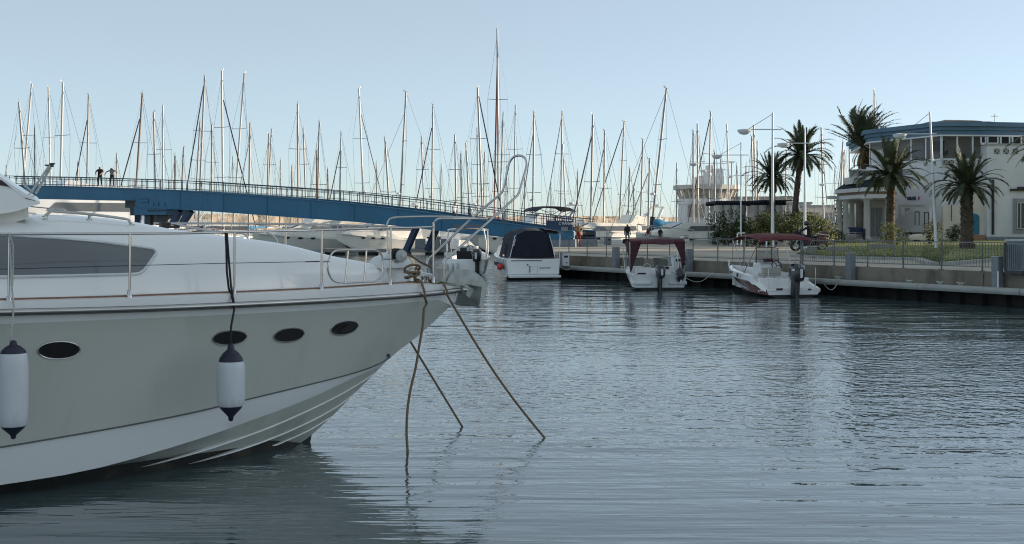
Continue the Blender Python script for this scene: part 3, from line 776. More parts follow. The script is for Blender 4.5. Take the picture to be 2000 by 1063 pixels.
fender(451, 671, 706, 793, 823, 27.5, 0, "white fender with navy ends hanging on a black rope below the dark porthole", True,
       [[(439,455,.02),(440,480,.03),(441,530,.03),(445,565,.03),(449,575,.05),(450,600,.12),(451,640,'f'),(451,674,'f')], [(441,455,.03),(444,500,.035),(448,560,.05),(450,590,.1)]], rope_k)
fender(26, 665, 690, 832, 858, 28, 0, "large white fender with black ends hanging on a pale rope at the left edge", False,
       [[(17,457,.02),(19,500,.03),(21,560,.05),(22,600,.12),(22,650,'f'),(20,668,'f')], [(17,458,.03),(24,480,.03),(24,520,.03),(22,560,.05)]], rope_w)
m = MB()
coil = [b + Vector(((.088+.004*math.sin(a*1.7))*math.cos(a), (.088+.004*math.sin(a*1.7))*math.sin(a), .025+.0125*a/1.0)) for a in [.42*j for j in range(18*3)]]
coil = [Vector((p.x, p.y, min(p.z, b.z+.13))) for p in coil]
coil += [b + Vector((0,0,.17)) + YU*.10*math.cos(a) + YN*.05*math.sin(a) + Vector((0,0,.05*math.sin(a)+.0)) for a in [2*math.pi*j/18 for j in range(22)]]
def over_edge(px):                         # a rope's way across the toe rail and down past the rubbing strake
    s = ysolve(px, tdeck); return [deck.p(s,-.14,.03), deck.p(s,-.05,.034), deck.p(s,.012,.026), deck.p(s,.045,-.02), rub.p(s,.060,.02), rub.p(s,.062,-.03)]
pts = [yl(806,535,.30), yl(812,544,.36)] + over_edge(822) + [rp(826,592)+YN*.095] 
Wp = onz(797,902,-.1)
def mix(a, b, f): return a.lerp(b, f)
def ray_plane(px, py, f):                  # straight-line depth between the hull edge and the water entry
    D = (rp(823,572)+YN*.10).y*(1-f) + Wp.y*f; return at(px, py, D)
pts += [ray_plane(x,y,f) for x, y, f in ((828,605,.1),(826,635,.2),(819,675,.32),(812,718,.45),(802,760,.58),(796,800,.7),(794,845,.84),(796,880,.95),(797,903,1.0))]
m.tube(coil + spl(pts, 3), .0145, 8)
tag(m.build("mooring_line", rope_m, smooth=60), "slack brown mooring rope coiled on the bow bollard and hanging straight down into the water", "rope", "mooring ropes of the yacht")
b_ = yl(834,552,.22); m = MB(); e_ = onz(1071,864,-.05); s_e = ysolve(866, tdeck); a_ = rub.p(s_e+.03,.066,-.07)
line = [b_+Vector((0,0,.05)), yl(848,556,.24)] + over_edge(866)[1:] + [a_] + [a_.lerp(e_, k/14.0) + Vector((0,0,-.10*math.sin(math.pi*k/14.0))) for k in range(1,15)]
m.tube(line, .0135, 8); tag(m.build("mooring_line", rope_m, smooth=60), "taut brown mooring rope from the bow, the one entering the water farthest right", "rope", "mooring ropes of the yacht")
m = MB(); e_ = onz(908,842,-.05); a_ = yl(868,575,-.35); k0 = a_
mid_ = at(805,673,(a_.y*.45+e_.y*.55)); st_ = mid_ + (mid_-e_)*.9
m.tube([st_.lerp(e_, k/12.0) for k in range(13)], .0135, 8); tag(m.build("mooring_line", rope_m, smooth=60), "taut brown mooring rope emerging from behind the stem of the yacht", "rope", "mooring ropes of the yacht")
# ------------------------------------------------------------------ small boats along the quay (local frame: +x bow, +y port, z up from the water)
def boat_hull(parent, L, B, stations, mats, name="hull", inner=True, floor=.18, tm=0):
    """stations: (x, half breadth at gunwale, gunwale z, half breadth at chine, chine z, keel z)"""
    m = MB(); P, Sb = [], []
    for x, b, zg, bc, zc, zk in stations:
        bm_ = b*.55+bc*.45; zm = zc+(zg-zc)*.5
        sec = [(0,zk),(bc*.5,(zk+zc)/2-.02),(bc,zc),(bm_+.02,zm),(b,zg-.05),(b+.015,zg-.03),(b,zg)]
        P.append([(x,y,z) for y, z in sec]); Sb.append([(x,-y,z) for y, z in sec])
    hm = [1,1,2,2,0,0]
    m.loft(P, mats=hm); m.loft(Sb, mats=hm)
    a, c = P[0], Sb[0]
    for j in range(len(a)-1):
        m.m = 1 if j < 2 else tm; m.quad(a[j], a[j+1], c[j+1], c[j])
    if inner:
        m.m = 0; I, J = [], []
        for x, b, zg, bc, zc, zk in stations:
            bi = max(.0, b-.14); f = min(floor, zg-.05); ins = [(b,zg),(bi,zg+.01),(max(0,bi-.05),(zg+f)/2),(max(0,bi-.10),f),(0,f)]
            I.append([(x,y,z) for y, z in ins]); J.append([(x,-y,z) for y, z in ins])
        m.loft(I); m.loft(J)
    return m.build(name, mats, parent, smooth=32)

def outboard(parent, x, y, z, k=1.0, cm=None, tilt=0.0, text=None):
    M = Matrix.Translation((x,y,z)) @ Matrix.Rotation(tilt, 4, 'Y')
    def T(rows): return [[M @ (Vector(p)*k) for p in r] for r in rows]
    m = MB(); m.box(M @ Vector((-.02*k,0,-.28*k)), (.20*k,.16*k,.5*k)); 
    rows = []
    for zz, lx, ly, cx in ((-.05,.17,.09,-.12),(-.30,.15,.07,-.13),(-.62,.11,.055,-.14),(-.66,.28,.12,-.16),(-.69,.28,.12,-.16),(-.72,.11,.05,-.14),(-.95,.10,.04,-.14),(-1.05,.05,.02,-.12)):
        rows.append([(cx+lx*math.cos(a), ly*math.sin(a), zz) for a in [2*math.pi*j/10 for j in range(10)]])
    m.loft(T(rows), wrap=True, cap=True)
    o = m.build("outboard_motor", lowr_m, parent, smooth=40)
    c = MB(); rows = []
    for zz, lx, ly, cx in ((-.06,.19,.115,-.13),(-.02,.25,.155,-.15),(.10,.28,.18,-.16),(.26,.29,.19,-.16),(.38,.27,.18,-.15),(.45,.21,.145,-.13),(.48,.10,.08,-.11)):
        rows.append([(cx+math.copysign(abs(math.cos(a))**.7,math.cos(a))*lx, math.copysign(abs(math.sin(a))**.7,math.sin(a))*ly, zz) for a in [2*math.pi*j/16 for j in range(16)]])
    c.loft(T(rows), wrap=True, cap=True); c.build("cowling", cm or cowl_m, o, smooth=40)
    b = MB(); b.box(M @ Vector((-.445*k,0,.20*k)), (.02*k,.08*k,.26*k)); b.box(M @ Vector((-.30*k,.186*k,.30*k)), (.16*k,.012*k,.05*k)); b.build("motor_trim", gel_dull, o)
    if text:
        Mt = M @ Matrix.Translation((-.452*k,0,.40*k)) @ Matrix.Rotation(R(-90),4,'Z') @ Matrix.Rotation(R(78),4,'X')
        words(text, .085*k, letter_white, "motor_lettering", o, Mt, .004, world=False)
    p = MB()
    for j in range(3):
        a = 2*math.pi*j/3; p.slab([M @ (Vector((-.30,0,-.86))*k), M @ (Vector((-.34,.10*math.cos(a)+.03*math.sin(a),-.86+.10*math.sin(a)-.03*math.cos(a)))*k), M @ (Vector((-.27,.11*math.cos(a)-.04*math.sin(a),-.86+.11*math.sin(a)+.04*math.cos(a)))*k)], (.006,0,0))
    p.build("propeller", chrome_worn, o)
    return o

def std_stations(L, B, zg0, zg1, n=12, chine=.86, zc0=.10, zc1=.45, rake=.5, full=2.4, zst=None):
    st = []
    for k in range(n+1):
        f = k/n; x = L*f; w = (1-f**full)
        b = max(.03, B/2*(w**.75)*(1-.06*(1-f)**2)); zg = zg0+(zg1-zg0)*f**1.4
        if zst and f < zst[0]: zg = zst[1] + (zg-zst[1])*(f/zst[0])**1.5
        bc = max(.0, B/2*chine*max(0,(1-(f/.93)**2.2)) if f < .93 else 0); zc = zc0+(zc1-zc0)*f**2.2
        zk = -.28 + (max(0,(f-.55)/.45)**2.2)*(zg1*.92+.22)
        st.append((x, b, zg, bc, min(max(zc,zk+.01),zg-.12), min(zk, zg-.14)))
    return st

# (d) red-hulled open boat with a red bimini, nearest the viewer on the quay
t = thing("motorboat", "open white and dark red motorboat under a bright red bimini, black outboard", "motorboat", (9.93,43.6,0), R(105))
st = []
for x, b, zg, bc, zc, zk in std_stations(5.0, 2.2, .70, 1.0, 18, zc0=.10, zc1=.55):
    drop = max(0, 1-(x/1.35)); zg2 = zg - .38*drop**.8 if x < 1.35 else zg
    st.append((x, b, zg2, bc, min(zc, zg2-.12), zk))
hull_d = boat_hull(t, 5, 2.2, st, [gel, antifoul, hull_red], floor=.22)
m = MB(); rows = []                           # white gunwale band above the red side
for x, b, zg, bc, zc, zk in st: rows.append([(x,b+.03,zg-.02),(x,b+.035,zg-.20 if x > 1.0 else zg-.12),(x,b*.97+.02,zg-.24 if x > 1.0 else zg-.15)])
m.loft(rows); m.loft([[(x,-y,z) for x, y, z in r] for r in rows]); m.build("gunwale", gel, t, smooth=40)
for s_ in (1,-1):                              # white flash along the red side
    m = MB(); rows = []
    for k in range(9):
        f = k/8; x = 4.1-2.3*f; i = min(len(st)-2, int(x/5.0*(len(st)-1))); g = x/5.0*(len(st)-1)-i
        b, zg, bc, zc = [st[i][j]*(1-g)+st[i+1][j]*g for j in (1,2,3,4)]; bmm = b*.55+bc*.45+.02; zm = zc+(zg-zc)*.5
        lo_, hi_ = .15+.15*f, .15+.15*f+.5*math.sin(math.pi*(.06+.9*f))*(1-f*.6)
        rows.append([(x, s_*(bc+(bmm-bc)*h+.012), zc+(zm-zc)*h) for h in (lo_, hi_)])
    m.loft(rows); m.build("hull_flash", gel, t)
m = MB(); m.box((.30,.70,.26),(.62,.62,.10)); m.box((.30,-.70,.26),(.62,.62,.10)); m.box((.75,.62,.42),(.10,.72,.50)); m.box((.75,-.62,.42),(.10,.72,.50)); m.box((1.05,0,.42),(.5,1.5,.42)); m.build("stern_platform", gel, t, bevel=.03)
m = MB(); m.box((1.02,.42,.78),(.42,.72,.12)); m.box((.85,.42,.92),(.12,.72,.22)); m.box((1.02,-.62,.72),(.42,.42,.12)); m.box((.88,-.62,.82),(.10,.42,.18)); m.build("bench_seat", seat_m, t, bevel=.03)
m = MB(); rows = []
for z, lx, ly, cx in ((.22,.42,.44,2.15),(.75,.40,.42,2.15),(1.12,.34,.40,2.18),(1.20,.28,.36,2.22)): rows.append([(cx-lx,-ly,z),(cx+lx,-ly*.85,z),(cx+lx,ly*.85,z),(cx-lx,ly,z)])
m.loft(rows, wrap=True, cap=True); con = m.build("helm_console", gel, t, bevel=.03)
m = MB(); m.box((1.74,.24,.62),(.012,.012,.7)); m.box((1.74,-.15,.62),(.012,.012,.7)); m.build("console_door_gap", steel_dk, con)
m = MB(); rows = [[(2.0,-.44,1.16),(2.34,-.36,1.18),(2.34,.36,1.18),(2.0,.44,1.16)], [(2.05,-.42,1.68),(2.22,-.33,1.70),(2.22,.33,1.70),(2.05,.42,1.68)]]
m.loft(rows); m.build("windscreen", boat_glass, con)
m = MB(); m.tube([(2.0,-.45,1.16),(2.04,-.43,1.70),(2.22,-.34,1.73),(2.22,.34,1.73),(2.04,.43,1.70),(2.0,.45,1.16)], .014, 6); m.build("windscreen_frame", steel_dk, con)
m = MB(); Mw = Matrix.Rotation(R(-70),4,'Y'); c = Vector((1.66,-.20,1.08))
m.tube([c + Mw @ Vector((.19*math.cos(a),.19*math.sin(a),0)) for a in [2*math.pi*j/16 for j in range(16)]], .018, 6, closed=True)
for a in (.5,2.6,4.7): m.tube([c, c + Mw @ Vector((.19*math.cos(a),.19*math.sin(a),0))], .012, 5)
m.build("steering_wheel", black, con, smooth=60)
m = MB(); m.box((1.75,.1,1.27),(.2,.34,.12)); m.build("instrument_pod", mat("pod_dark", (.05,.015,.02), .5), con, bevel=.03)
bim = []
for k in range(15):
    f = k/14; x = .45 + 2.45*f; z = 2.06 + .14*math.sin(math.pi*f)**.8 - (.08 if k in (0,14) else 0); row = []
    for j in range(11):
        g = j/5.0-1; sag = .015*math.sin(f*math.pi*3)**2
        row.append((x + (.05*abs(g) if k in (0,14) else 0), g*1.08, z + .07*(1-g*g) - sag - (.06 if abs(g) > .95 else 0)))
    bim.append(row)
m = MB(); m.loft(bim); m.loft([[(x,y,z-.02) for x,y,z in r] for r in bim]); bo = m.build("bimini", red_cloth, t, smooth=50)
for s_ in (1,-1):
    m = MB(); m.tube([(1.9,s_*1.0,.80),(.55,s_*1.05,2.0)], .016, 6); m.tube([(1.9,s_*1.0,.80),(2.75,s_*1.05,2.05)], .016, 6); m.tube([(1.9,s_*1.0,.80),(1.65,s_*1.05,2.2)], .014, 6); m.tube([(3.3,s_*.78,.9),(2.8,s_*1.03,2.02)], .010, 5)
    m.build("bimini_frame", chrome_worn, bo, smooth=60)
for s_ in (1,-1):
    m = MB(); m.tube([(4.45,s_*.42,.98),(4.5,s_*.40,1.20),(3.9,s_*.62,1.18),(3.9,s_*.66,.95)], .017, 6); m.build("bow_rail", white_paint, t, smooth=60)
    m = MB(); m.tube([(.12,s_*.92,.36),(.10,s_*.92,1.02),(.16,s_*.92,1.05)], .012, 6); m.build("stern_post", chrome, t, smooth=60)
for c_, d_ in (((-.02,.55,.30),(.02,.24,.07)),((.70,-.35,.45),(.02,.16,.08)),((-.02,-.62,.28),(.02,.12,.05))): m = MB(); m.box(c_, d_); m.build("stern_fitting", black, t)
outboard(t, -.10, .02, .64, 1.18, text="C 115")
words("CMR 5", .13, letter_dark, "hull_lettering", t, Matrix.Translation((2.75,1.115,.80)) @ Matrix.Rotation(R(176),4,'Z') @ Matrix.Rotation(R(90),4,'X'), .006, world=False)
m = MB(); m.lathe([(.0,.0),(.085,.0),(.085,.01),(0,.012)], (2.2,1.105,.72), 14, Matrix.Rotation(R(-90),4,'X')); m.build("speaker_disc", steel_dk, t)

# (c) small bowrider with the maroon canopy frame
t = thing("motorboat", "small white runabout under a tall maroon canopy, grey outboard at its stern", "motorboat", (5.83,48.7,0), R(97))
st = std_stations(3.9, 2.25, .62, .80, 14)
boat_hull(t, 4.3, 2.25, st, [gel_dull, antifoul, gel], floor=.20)
for s_ in (1,-1): m = MB(); m.box((.18,s_*.72,.28),(.5,.72,.12)); m.box((.49,s_*.68,.40),(.14,.75,.40)); m.build("stern_platform", gel_dull, t, bevel=.03)
m = MB(); m.box((.62,0,.5),(.5,1.5,.16)); m.box((.8,.5,.72),(.14,.62,.32)); m.box((.8,-.35,.72),(.14,.6,.32)); m.build("bench_seat", gel, t, bevel=.04)
m = MB(); m.box((.49,.62,.62),(.03,.34,.10)); m.box((.66,-.35,.86),(.03,.36,.10)); m.build("seat_back_pad", black, t, bevel=.02)
m = MB(); m.box((1.75,.6,.72),(.5,.62,.34)); m.box((1.75,-.6,.72),(.5,.62,.34)); con = m.build("dashboard", gel, t, bevel=.04)
for y0, y1 in ((.22,.92),(-.92,-.22)):
    m = MB(); m.quad((1.75,y0,.88),(1.75,y1,.86),(1.95,y1*.95,1.20),(1.95,y0,1.23)); pn = m.build("windscreen", boat_glass, t)
    m = MB(); m.tube([(1.75,y0,.88),(1.75,y1,.86),(1.95,y1*.95,1.20),(1.95,y0,1.23)], .016, 5, closed=True); m.build("windscreen_frame", steel_dk, pn)
for s_ in (1,-1):
    m = MB(); m.quad((1.75,s_*.92,.86),(2.6,s_*.8,.82),(2.5,s_*.78,.98),(1.95,s_*.88,1.20)); m.build("windscreen_side", boat_glass, t)
m = MB(); c = Vector((1.42,.18,.86)); Mw = Matrix.Rotation(R(-72),4,'Y'); m.tube([c + Mw @ Vector((.15*math.cos(a),.15*math.sin(a),0)) for a in [2*math.pi*j/14 for j in range(14)]], .016, 5, closed=True); m.build("steering_wheel", white_paint, con)
rows = []
for k in range(9):
    f = k/8; x = .35+1.5*f
    rows.append([(x, (j/6.0-1)*1.12, 1.96+.03*math.sin(f*9+j)*.5 + .06*math.sin(math.pi*f) - (.14 if k in (0,8) else 0)) for j in range(13)])
m = MB(); m.loft(rows); m.loft([[(x,y,z-.02) for x,y,z in r] for r in rows]); can = m.build("canopy", maroon, t, smooth=50)
for s_ in (1,-1):
    m = MB(); rows = []
    for k in range(9):
        f = k/8; z = 1.92-1.15*f; wd = .75*(1-f)+.12
        rows.append([(.42+wd*j/4.0, s_*(1.12-.05*f)+.02*math.sin(j*1.7+k), z) for j in range(5)])
    m.loft(rows); m.loft([[(x,y-.025*s_,z) for x,y,z in r] for r in rows])
    rows = []
    for k in range(9):
        f = k/8; z = 1.92-(1.2 if s_ > 0 else .95)*f; wd = .42*(1-f)+.05
        rows.append([(.36+.02*math.sin(j*2+k), s_*(1.12-wd*j/4.0), z) for j in range(5)])
    m.loft(rows); m.loft([[(x+.02,y,z) for x,y,z in r] for r in rows]); m.build("gathered_curtain", maroon, can, smooth=50)
    m = MB(); m.tube([(.4,s_*1.1,.6),(.36,s_*1.13,1.9)], .018, 6); m.tube([(1.3,s_*1.1,.66),(1.82,s_*1.13,1.9)], .018, 6); m.tube([(1.3,s_*1.1,.66),(.8,s_*1.13,1.97)], .014, 5); m.build("canopy_frame", chrome_worn, can, smooth=60)
outboard(t, -.06, .03, .54, .95, cm=cowl_g)
o2 = outboard(t, .10, -.78, .60, .85, cm=cowl_m, tilt=R(-52))
o2['label'] = "black outboard tilted up beside the grey one"
m = MB(); m.box((.30,-.95,.62),(.05,.04,.5)); m.box((.2,-.6,.75),(.3,.04,.04)); m.build("motor_bracket", white_paint, t)

# (a) cabin cruiser with the black camper canopy
t = thing("cabin_cruiser", "white cabin cruiser with a black canopy closing its cockpit, stern towards the viewer", "cruiser", (1.02,58.4,0), R(103))
st = std_stations(6.6, 2.75, .98, 1.25, 16, zc0=.15, zc1=.6)
boat_hull(t, 6.6, 2.7, st, [gel, antifoul, gel_dull], floor=.45, tm=0)
m = MB(); m.box((-.22,0,.16),(.5,2.45,.12)); m.box((.03,0,.42),(.06,2.3,.42)); m.build("swim_platform", gel_dull, t, bevel=.03)
m = MB(); m.box((-.01,0,.62),(.05,2.5,.72)); m.build("transom", gel, t, bevel=.02)
m = MB(); m.box((-.045,.35,.90),(.02,1.5,.03)); m.box((-.045,-.55,.55),(.02,.55,.03)); m.box((-.045,.2,.5),(.02,.05,.3)); m.box((-.045,.3,.70),(.02,.06,.06)); m.build("transom_fitting", steel_dk, t)
m = MB()
for s_ in (1,-1): m.slab([(.4,s_*1.32,.50),(2.6,s_*1.30,.62),(2.6,s_*1.34,.80),(.9,s_*1.36,.76)], (0,.02*s_,0))
m.build("hull_stripe", cl_navy, t)
m = MB(); rows = []
for x, w, z in ((2.6,1.1,1.55),(3.3,1.05,1.62),(4.4,.85,1.5),(5.6,.4,1.3)): rows.append([(x,-w,1.0),(x,-w*.9,z-.06),(x,-w*.6,z),(x,w*.6,z),(x,w*.9,z-.06),(x,w,1.0)])
m.loft(rows, cap=True); m.build("cabin_top", gel, t, smooth=40)
m = MB(); m.quad((2.2,-1.05,1.1),(2.2,1.05,1.1),(2.75,.8,1.75),(2.75,-.8,1.75))
for s_ in (1,-1): m.quad((2.2,s_*1.05,1.1),(.9,s_*1.22,1.0),(1.3,s_*1.1,1.7),(2.75,s_*.8,1.75))
m.build("windscreen", boat_glass, t)
m = MB(); rows = []
for k in range(9):
    f = k/8; x = .15+2.5*f; top = 2.30+.14*math.sin(math.pi*min(1,f*1.2))
    rows.append([(x+.15*(1-f),1.15-.05*f,1.02),(x,.98,1.5),(x-.02,.80,top-.16),(x,.4,top),(x,0,top+.02),(x,-.4,top),(x,-.80,top-.16),(x+.0,-.98,1.5),(x+.15*(1-f),-1.12,1.02)])
m.loft(rows); m.face(*[m.add([(x-.01,y*.96,z) for x,y,z in rows[0]])+k for k in range(9)])
cn = m.build("canopy", navy_cloth, t, smooth=40)
m = MB(); rows = []
for k in range(7):
    f = k/6; rows.append([(.1+1.8*f, -.6-.95*j/5.0, 2.36-.17*(j/5.0)**1.6+.06*math.sin(math.pi*f)) for j in range(6)])
m.loft(rows); m.loft([[(x,y,z-.10+.02*abs(y)) for x,y,z in r] for r in rows]); m.build("canopy_awning", navy_cloth, cn, smooth=50)
for pp in ([(.12,-1.3,1.0),(.12,-1.32,2.2)], [(.13,.86,2.1),(.2,1.10,1.05)], [(.13,-.80,2.1),(.13,-.95,1.6),(.16,-1.08,1.05)]):
    m = MB(); m.tube(pp, .021, 6); m.build("canopy_pole", white_paint, cn, smooth=60)
m = MB(); m.tube([(.7,1.30,.98),(.7,1.32,.72)], .01, 5); m.ball((.62,1.48,.60), .17, 12); m.build("buoy", buoy_red, t, smooth=60)
m = MB(); m.tube([(-.4,.3,.3),(-.4,.3,.62),(-.4,-.1,.62),(-.4,-.1,.3)], .012, 5); m.build("boarding_ladder", chrome_worn, t, smooth=60)

# (b) console boat with a white hardtop, between the yacht bow and the cruiser
t = thing("motorboat", "white console boat with white hardtop and black outboard, left of the cruiser", "motorboat", (-2.45,62.4,0), R(84))
st = std_stations(5.6, 2.3, .85, 1.15, 14)
boat_hull(t, 5.6, 2.3, st, [gel_dull, antifoul, gel_dull], floor=.35)
m = MB(); m.box((.05,0,.55),(.12,2.1,.62)); m.box((.55,.55,.62),(.7,.9,.4)); m.build("stern_locker", gel, t, bevel=.03)
m = MB(); m.box((1.9,0,.95),(.7,.95,1.1)); con = m.build("helm_console", gel, t, bevel=.05)
m = MB(); m.box((1.52,.25,1.25),(.03,.3,.35)); m.build("console_panel", black, con)
m = MB(); c = Vector((1.48,-.12,1.35)); Mw = Matrix.Rotation(R(-75),4,'Y'); m.tube([c + Mw @ Vector((.19*math.cos(a),.19*math.sin(a),0)) for a in [2*math.pi*j/14 for j in range(14)]], .02, 5, closed=True)
for a in (.5,2.6,4.7): m.tube([c, c + Mw @ Vector((.19*math.cos(a),.19*math.sin(a),0))], .014, 5)
m.build("steering_wheel", steel_dk, con, smooth=60)
m = MB(); m.quad((2.1,-.5,1.5),(2.1,.5,1.5),(2.3,.45,2.0),(2.3,-.45,2.0)); m.build("windscreen", boat_glass, con)
m = MB(); m.box((1.15,.1,.75),(.35,.8,.5)); m.box((1.0,.1,1.1),(.08,.8,.3)); m.build("helm_seat", cl_dark, t, bevel=.03)
m = MB(); rows = []
for k in range(7):
    f = k/6; rows.append([(.9+1.7*f,(j/4.0-1)*.98, 2.34+.05*math.sin(math.pi*f)+.06*(1-(j/4.0-1)**2)) for j in range(9)])
m.loft(rows); m.loft([[(x,y,z-.06) for x,y,z in r] for r in rows]); ht = m.build("hardtop", gel, t, smooth=40)
for s_ in (1,-1):
    m = MB(); m.tube([(1.1,s_*1.02,.85),(1.0,s_*1.02,1.7),(1.05,s_*.9,2.34)], .035, 7); m.build("hardtop_leg", white_paint, ht, smooth=60)
    m = MB(); m.tube([(2.2,s_*.98,.9),(2.4,s_*.92,2.34)], .03, 7); m.build("hardtop_leg", white_paint, ht, smooth=60)
m = MB(); rows = []
for k in range(6): rows.append([(1.0+1.3*k/5,(j/3.0-1)*.72, 2.50+.10*math.sin(math.pi*k/5)) for j in range(7)])
m.loft(rows); m.build("folded_sunshade", navy_cloth, ht, smooth=50)
for y in (.9,.62,.35):
    m = MB(); m.lathe([(.02,.0),(.10,.06),(.11,.30),(.10,.52),(.03,.58)], (-.12,y,.12), 10); m.build("fender", gel_dull, t, smooth=50)
outboard(t, -.10, -.72, .80, 1.25)

# floating pontoon and berths under the bridge
t = thing("pontoon", "low floating pontoon with stacked grey lockers seen between the bridge and the bow rail", "pontoon", (-8,112,0))
m = MB(); m.box((-10,112,.35),(14,2.2,.30)); m.build("pontoon_deck", conc, t, world=True)
for i in range(5):
    m = MB(); m.box((-16+i*3,112,.0),(1.6,2.0,.4)); m.build("float", pile_m, t, world=True)
for i, x in enumerate((-8.3,-7.0,-6.0)):
    m = MB(); m.box((x,112,.95),(.95,.8,.9), top=.92); m.build("locker", post_grey, t, world=True, bevel=.04)

# mooring lines of the small boats
def quay_pt(px, off=.15):
    c_ = (px-1000)/FPX; P0 = Q0 + QM*off; a = (c_*P0.y - P0.x)/(QE.x - c_*QE.y); return q(a, off, .62)
for a, b, lb in ((Vector((11.05,43.7,.45)), quay_pt(1640), "pale mooring line from the stern of the red hulled boat to the quay"),
                 (Vector((6.85,49.0,.5)), quay_pt(1392), "pale mooring line from the stern of the maroon canopied boat to the quay"),
                 (Vector((2.15,58.7,.8)), quay_pt(1122), "pale mooring line from the black canopied cruiser to the quay")):
    m = MB(); m.tube([a.lerp(b, k/10) - Vector((0,0,.28*math.sin(math.pi*k/10))) for k in range(11)], .014, 5); tag(m.build("mooring_line", rope_w, smooth=60), lb, "rope", "mooring lines of the small boats")
# ------------------------------------------------------------------ the blue footbridge
BT = [(-30,359.5,387),(65,362,388.5),(150,364,390.5),(264.5,368,392)]                      # left span: px, top, bottom of girder
BT2 = [(264.5,368,405.5),(350,371.5,409.5),(430,377,414.5),(500,382,419.5),(600,389.5,427),(700,398.5,434),(800,410,444),(900,424,456),(1000,437,464),(1060,445,468),(1121,451,468)]
b0_, b1_ = Vector((-50.0,120.0,0)), Vector((4.45,88.5,0)); bd = (b1_-b0_).normalized(); bn = Vector((bd.y,-bd.x,0))    # bn faces the viewer
if bn.y > 0: bn = -bn
def bpt(px, py):
    c = (px-1000)/FPX; s = (c*b0_.y - b0_.x)/(bd.x - c*bd.y); p = b0_ + bd*s
    return Vector((p.x, p.y, ZC - (py-HZ)*p.y/FPX)), s
br = thing("footbridge", "long blue steel footbridge sloping down to the quay behind the near yacht", "bridge", (-20,102,0))
BW = 3.4                                      # clear width, measured away from the viewer
def girder(tab, off, name):
    m = MB(); rows = []
    for px, a, b in tab:
        pa, _ = bpt(px, a); pb, _ = bpt(px, b); o = bn*(-off)
        fl = .10
        rows.append([pb+o+bn*fl, pb+o+bn*fl+Vector((0,0,.09)), pb+o+bn*.02+Vector((0,0,.10)), pa+o+bn*.02-Vector((0,0,.08)), pa+o+bn*fl-Vector((0,0,.07)), pa+o+bn*fl, pa+o-bn*.16, pb+o-bn*.16])
    m.loft(rows, wrap=True, cap=True); return m.build(name, blue_steel, br, smooth=25, world=True)
girder(BT, 0, "girder"); girder(BT2, 0, "girder"); girder(BT, BW, "girder"); girder(BT2, BW, "girder")
def DROP(px): return .78*max(0.0, min(1.0, (px-560)/260.0))*max(0.0, min(1.0, (1121-px)/60.0))
m = MB()
for tab in (BT, BT2):
    rows = []
    for px, a, b in tab:
        pa, _ = bpt(px, a+2); pa = pa-Vector((0,0,DROP(px))); rows.append([pa-bn*.15-Vector((0,0,.25)), pa-bn*.15, pa-bn*(BW-.02), pa-bn*(BW-.02)-Vector((0,0,.25))])
    m.loft(rows, wrap=True, cap=True)
m.build("deck_slab", steel_dk, br, world=True)
def topz(px):
    tab = [(x,a) for x,a,_ in BT[:-1]] + [(x,a) for x,a,_ in BT2]; return smooth_tab(tab, px)
# railings on both sides: one post at a time along the span
s_lo, s_hi = bpt(-30,360)[1], bpt(1121,451)[1]
def at_s(s):
    p = b0_ + bd*s; px = 1000 + FPX*p.x/p.y; return Vector((p.x, p.y, ZC-(topz(px)-HZ)*p.y/FPX))
for off in (.04, BW-.04):
    rl = None; m = MB(); n = 90
    line = [at_s(s_lo+(s_hi-s_lo)*k/n) - bn*off for k in range(n+1)]
    m.tube([p+Vector((0,0,.84)) for p in line], .035, 6); m.tube([p+Vector((0,0,.66)) for p in line], .02, 5); m.tube([p+Vector((0,0,.12)) for p in line], .02, 5)
    rl = m.build("railing", rail_blue, br, smooth=60, world=True)
    k = 0; s = s_lo + .3
    pm = MB()
    while s < s_hi:
        p = at_s(s) - bn*off
        if off < 1: 
            po = MB(); po.bar(p, p+Vector((0,0,.84)), .05, .05); po.build("rail_post", rail_blue, rl, world=True)
        else: pm.bar(p, p+Vector((0,0,.84)), .05, .05)
        s += 1.05 if k % 2 == 0 else .62; k += 1
        if k > 98: break
    if off > 1: tag(pm.build("rail_post_run", rail_blue, rl, world=True), kind="stuff")
# pier under the left end: hinge box, dark machinery housing, splayed legs
m = MB()
pc, _ = bpt(297, 405)
def bx(px0, px1, y0, y1, d0, d1, mm, name, skew=0):
    a, s0 = bpt(px0, y0); b, s1 = bpt(px1, y0); z0 = ZC-(y0-HZ)*a.y/FPX; z1 = ZC-(y1-HZ)*a.y/FPX
    p0 = b0_+bd*s0; p1 = b0_+bd*s1; mb = MB()
    mb.prism([xy(p0-bn*d0), xy(p1-bn*d0), xy(p1-bn*d1), xy(p0-bn*d1)], min(z0,z1), max(z0,z1)); return mb.build(name, mm, br, world=True)
bx(262.5,325,404.5,420, -.05, BW, blue_steel, "bearing_box"); bx(290,322,410,413, -.12, -.05, steel_dk, "bearing_slot")
bx(249,266,391,421, .3, BW-.3, steel_dk, "machinery_housing"); bx(236,250,391,406, .5, BW-.6, steel_dk, "machinery_housing")
for px in (278, 300, 312): bx(px-6,px+6,419,440,.6,1.6,steel_dk,"bearing_foot")
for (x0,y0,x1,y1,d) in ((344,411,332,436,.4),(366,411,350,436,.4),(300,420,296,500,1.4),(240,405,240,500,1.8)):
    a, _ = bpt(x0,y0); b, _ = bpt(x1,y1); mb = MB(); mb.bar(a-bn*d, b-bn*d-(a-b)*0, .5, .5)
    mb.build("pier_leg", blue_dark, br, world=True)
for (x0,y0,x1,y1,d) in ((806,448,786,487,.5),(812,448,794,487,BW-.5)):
    a, _ = bpt(x0,y0-3); b, _ = bpt(x1,y1+4); mb = MB(); mb.bar(a-bn*d, b-bn*d, .42, .42); mb.build("pier_leg", blue_dark, br, world=True)
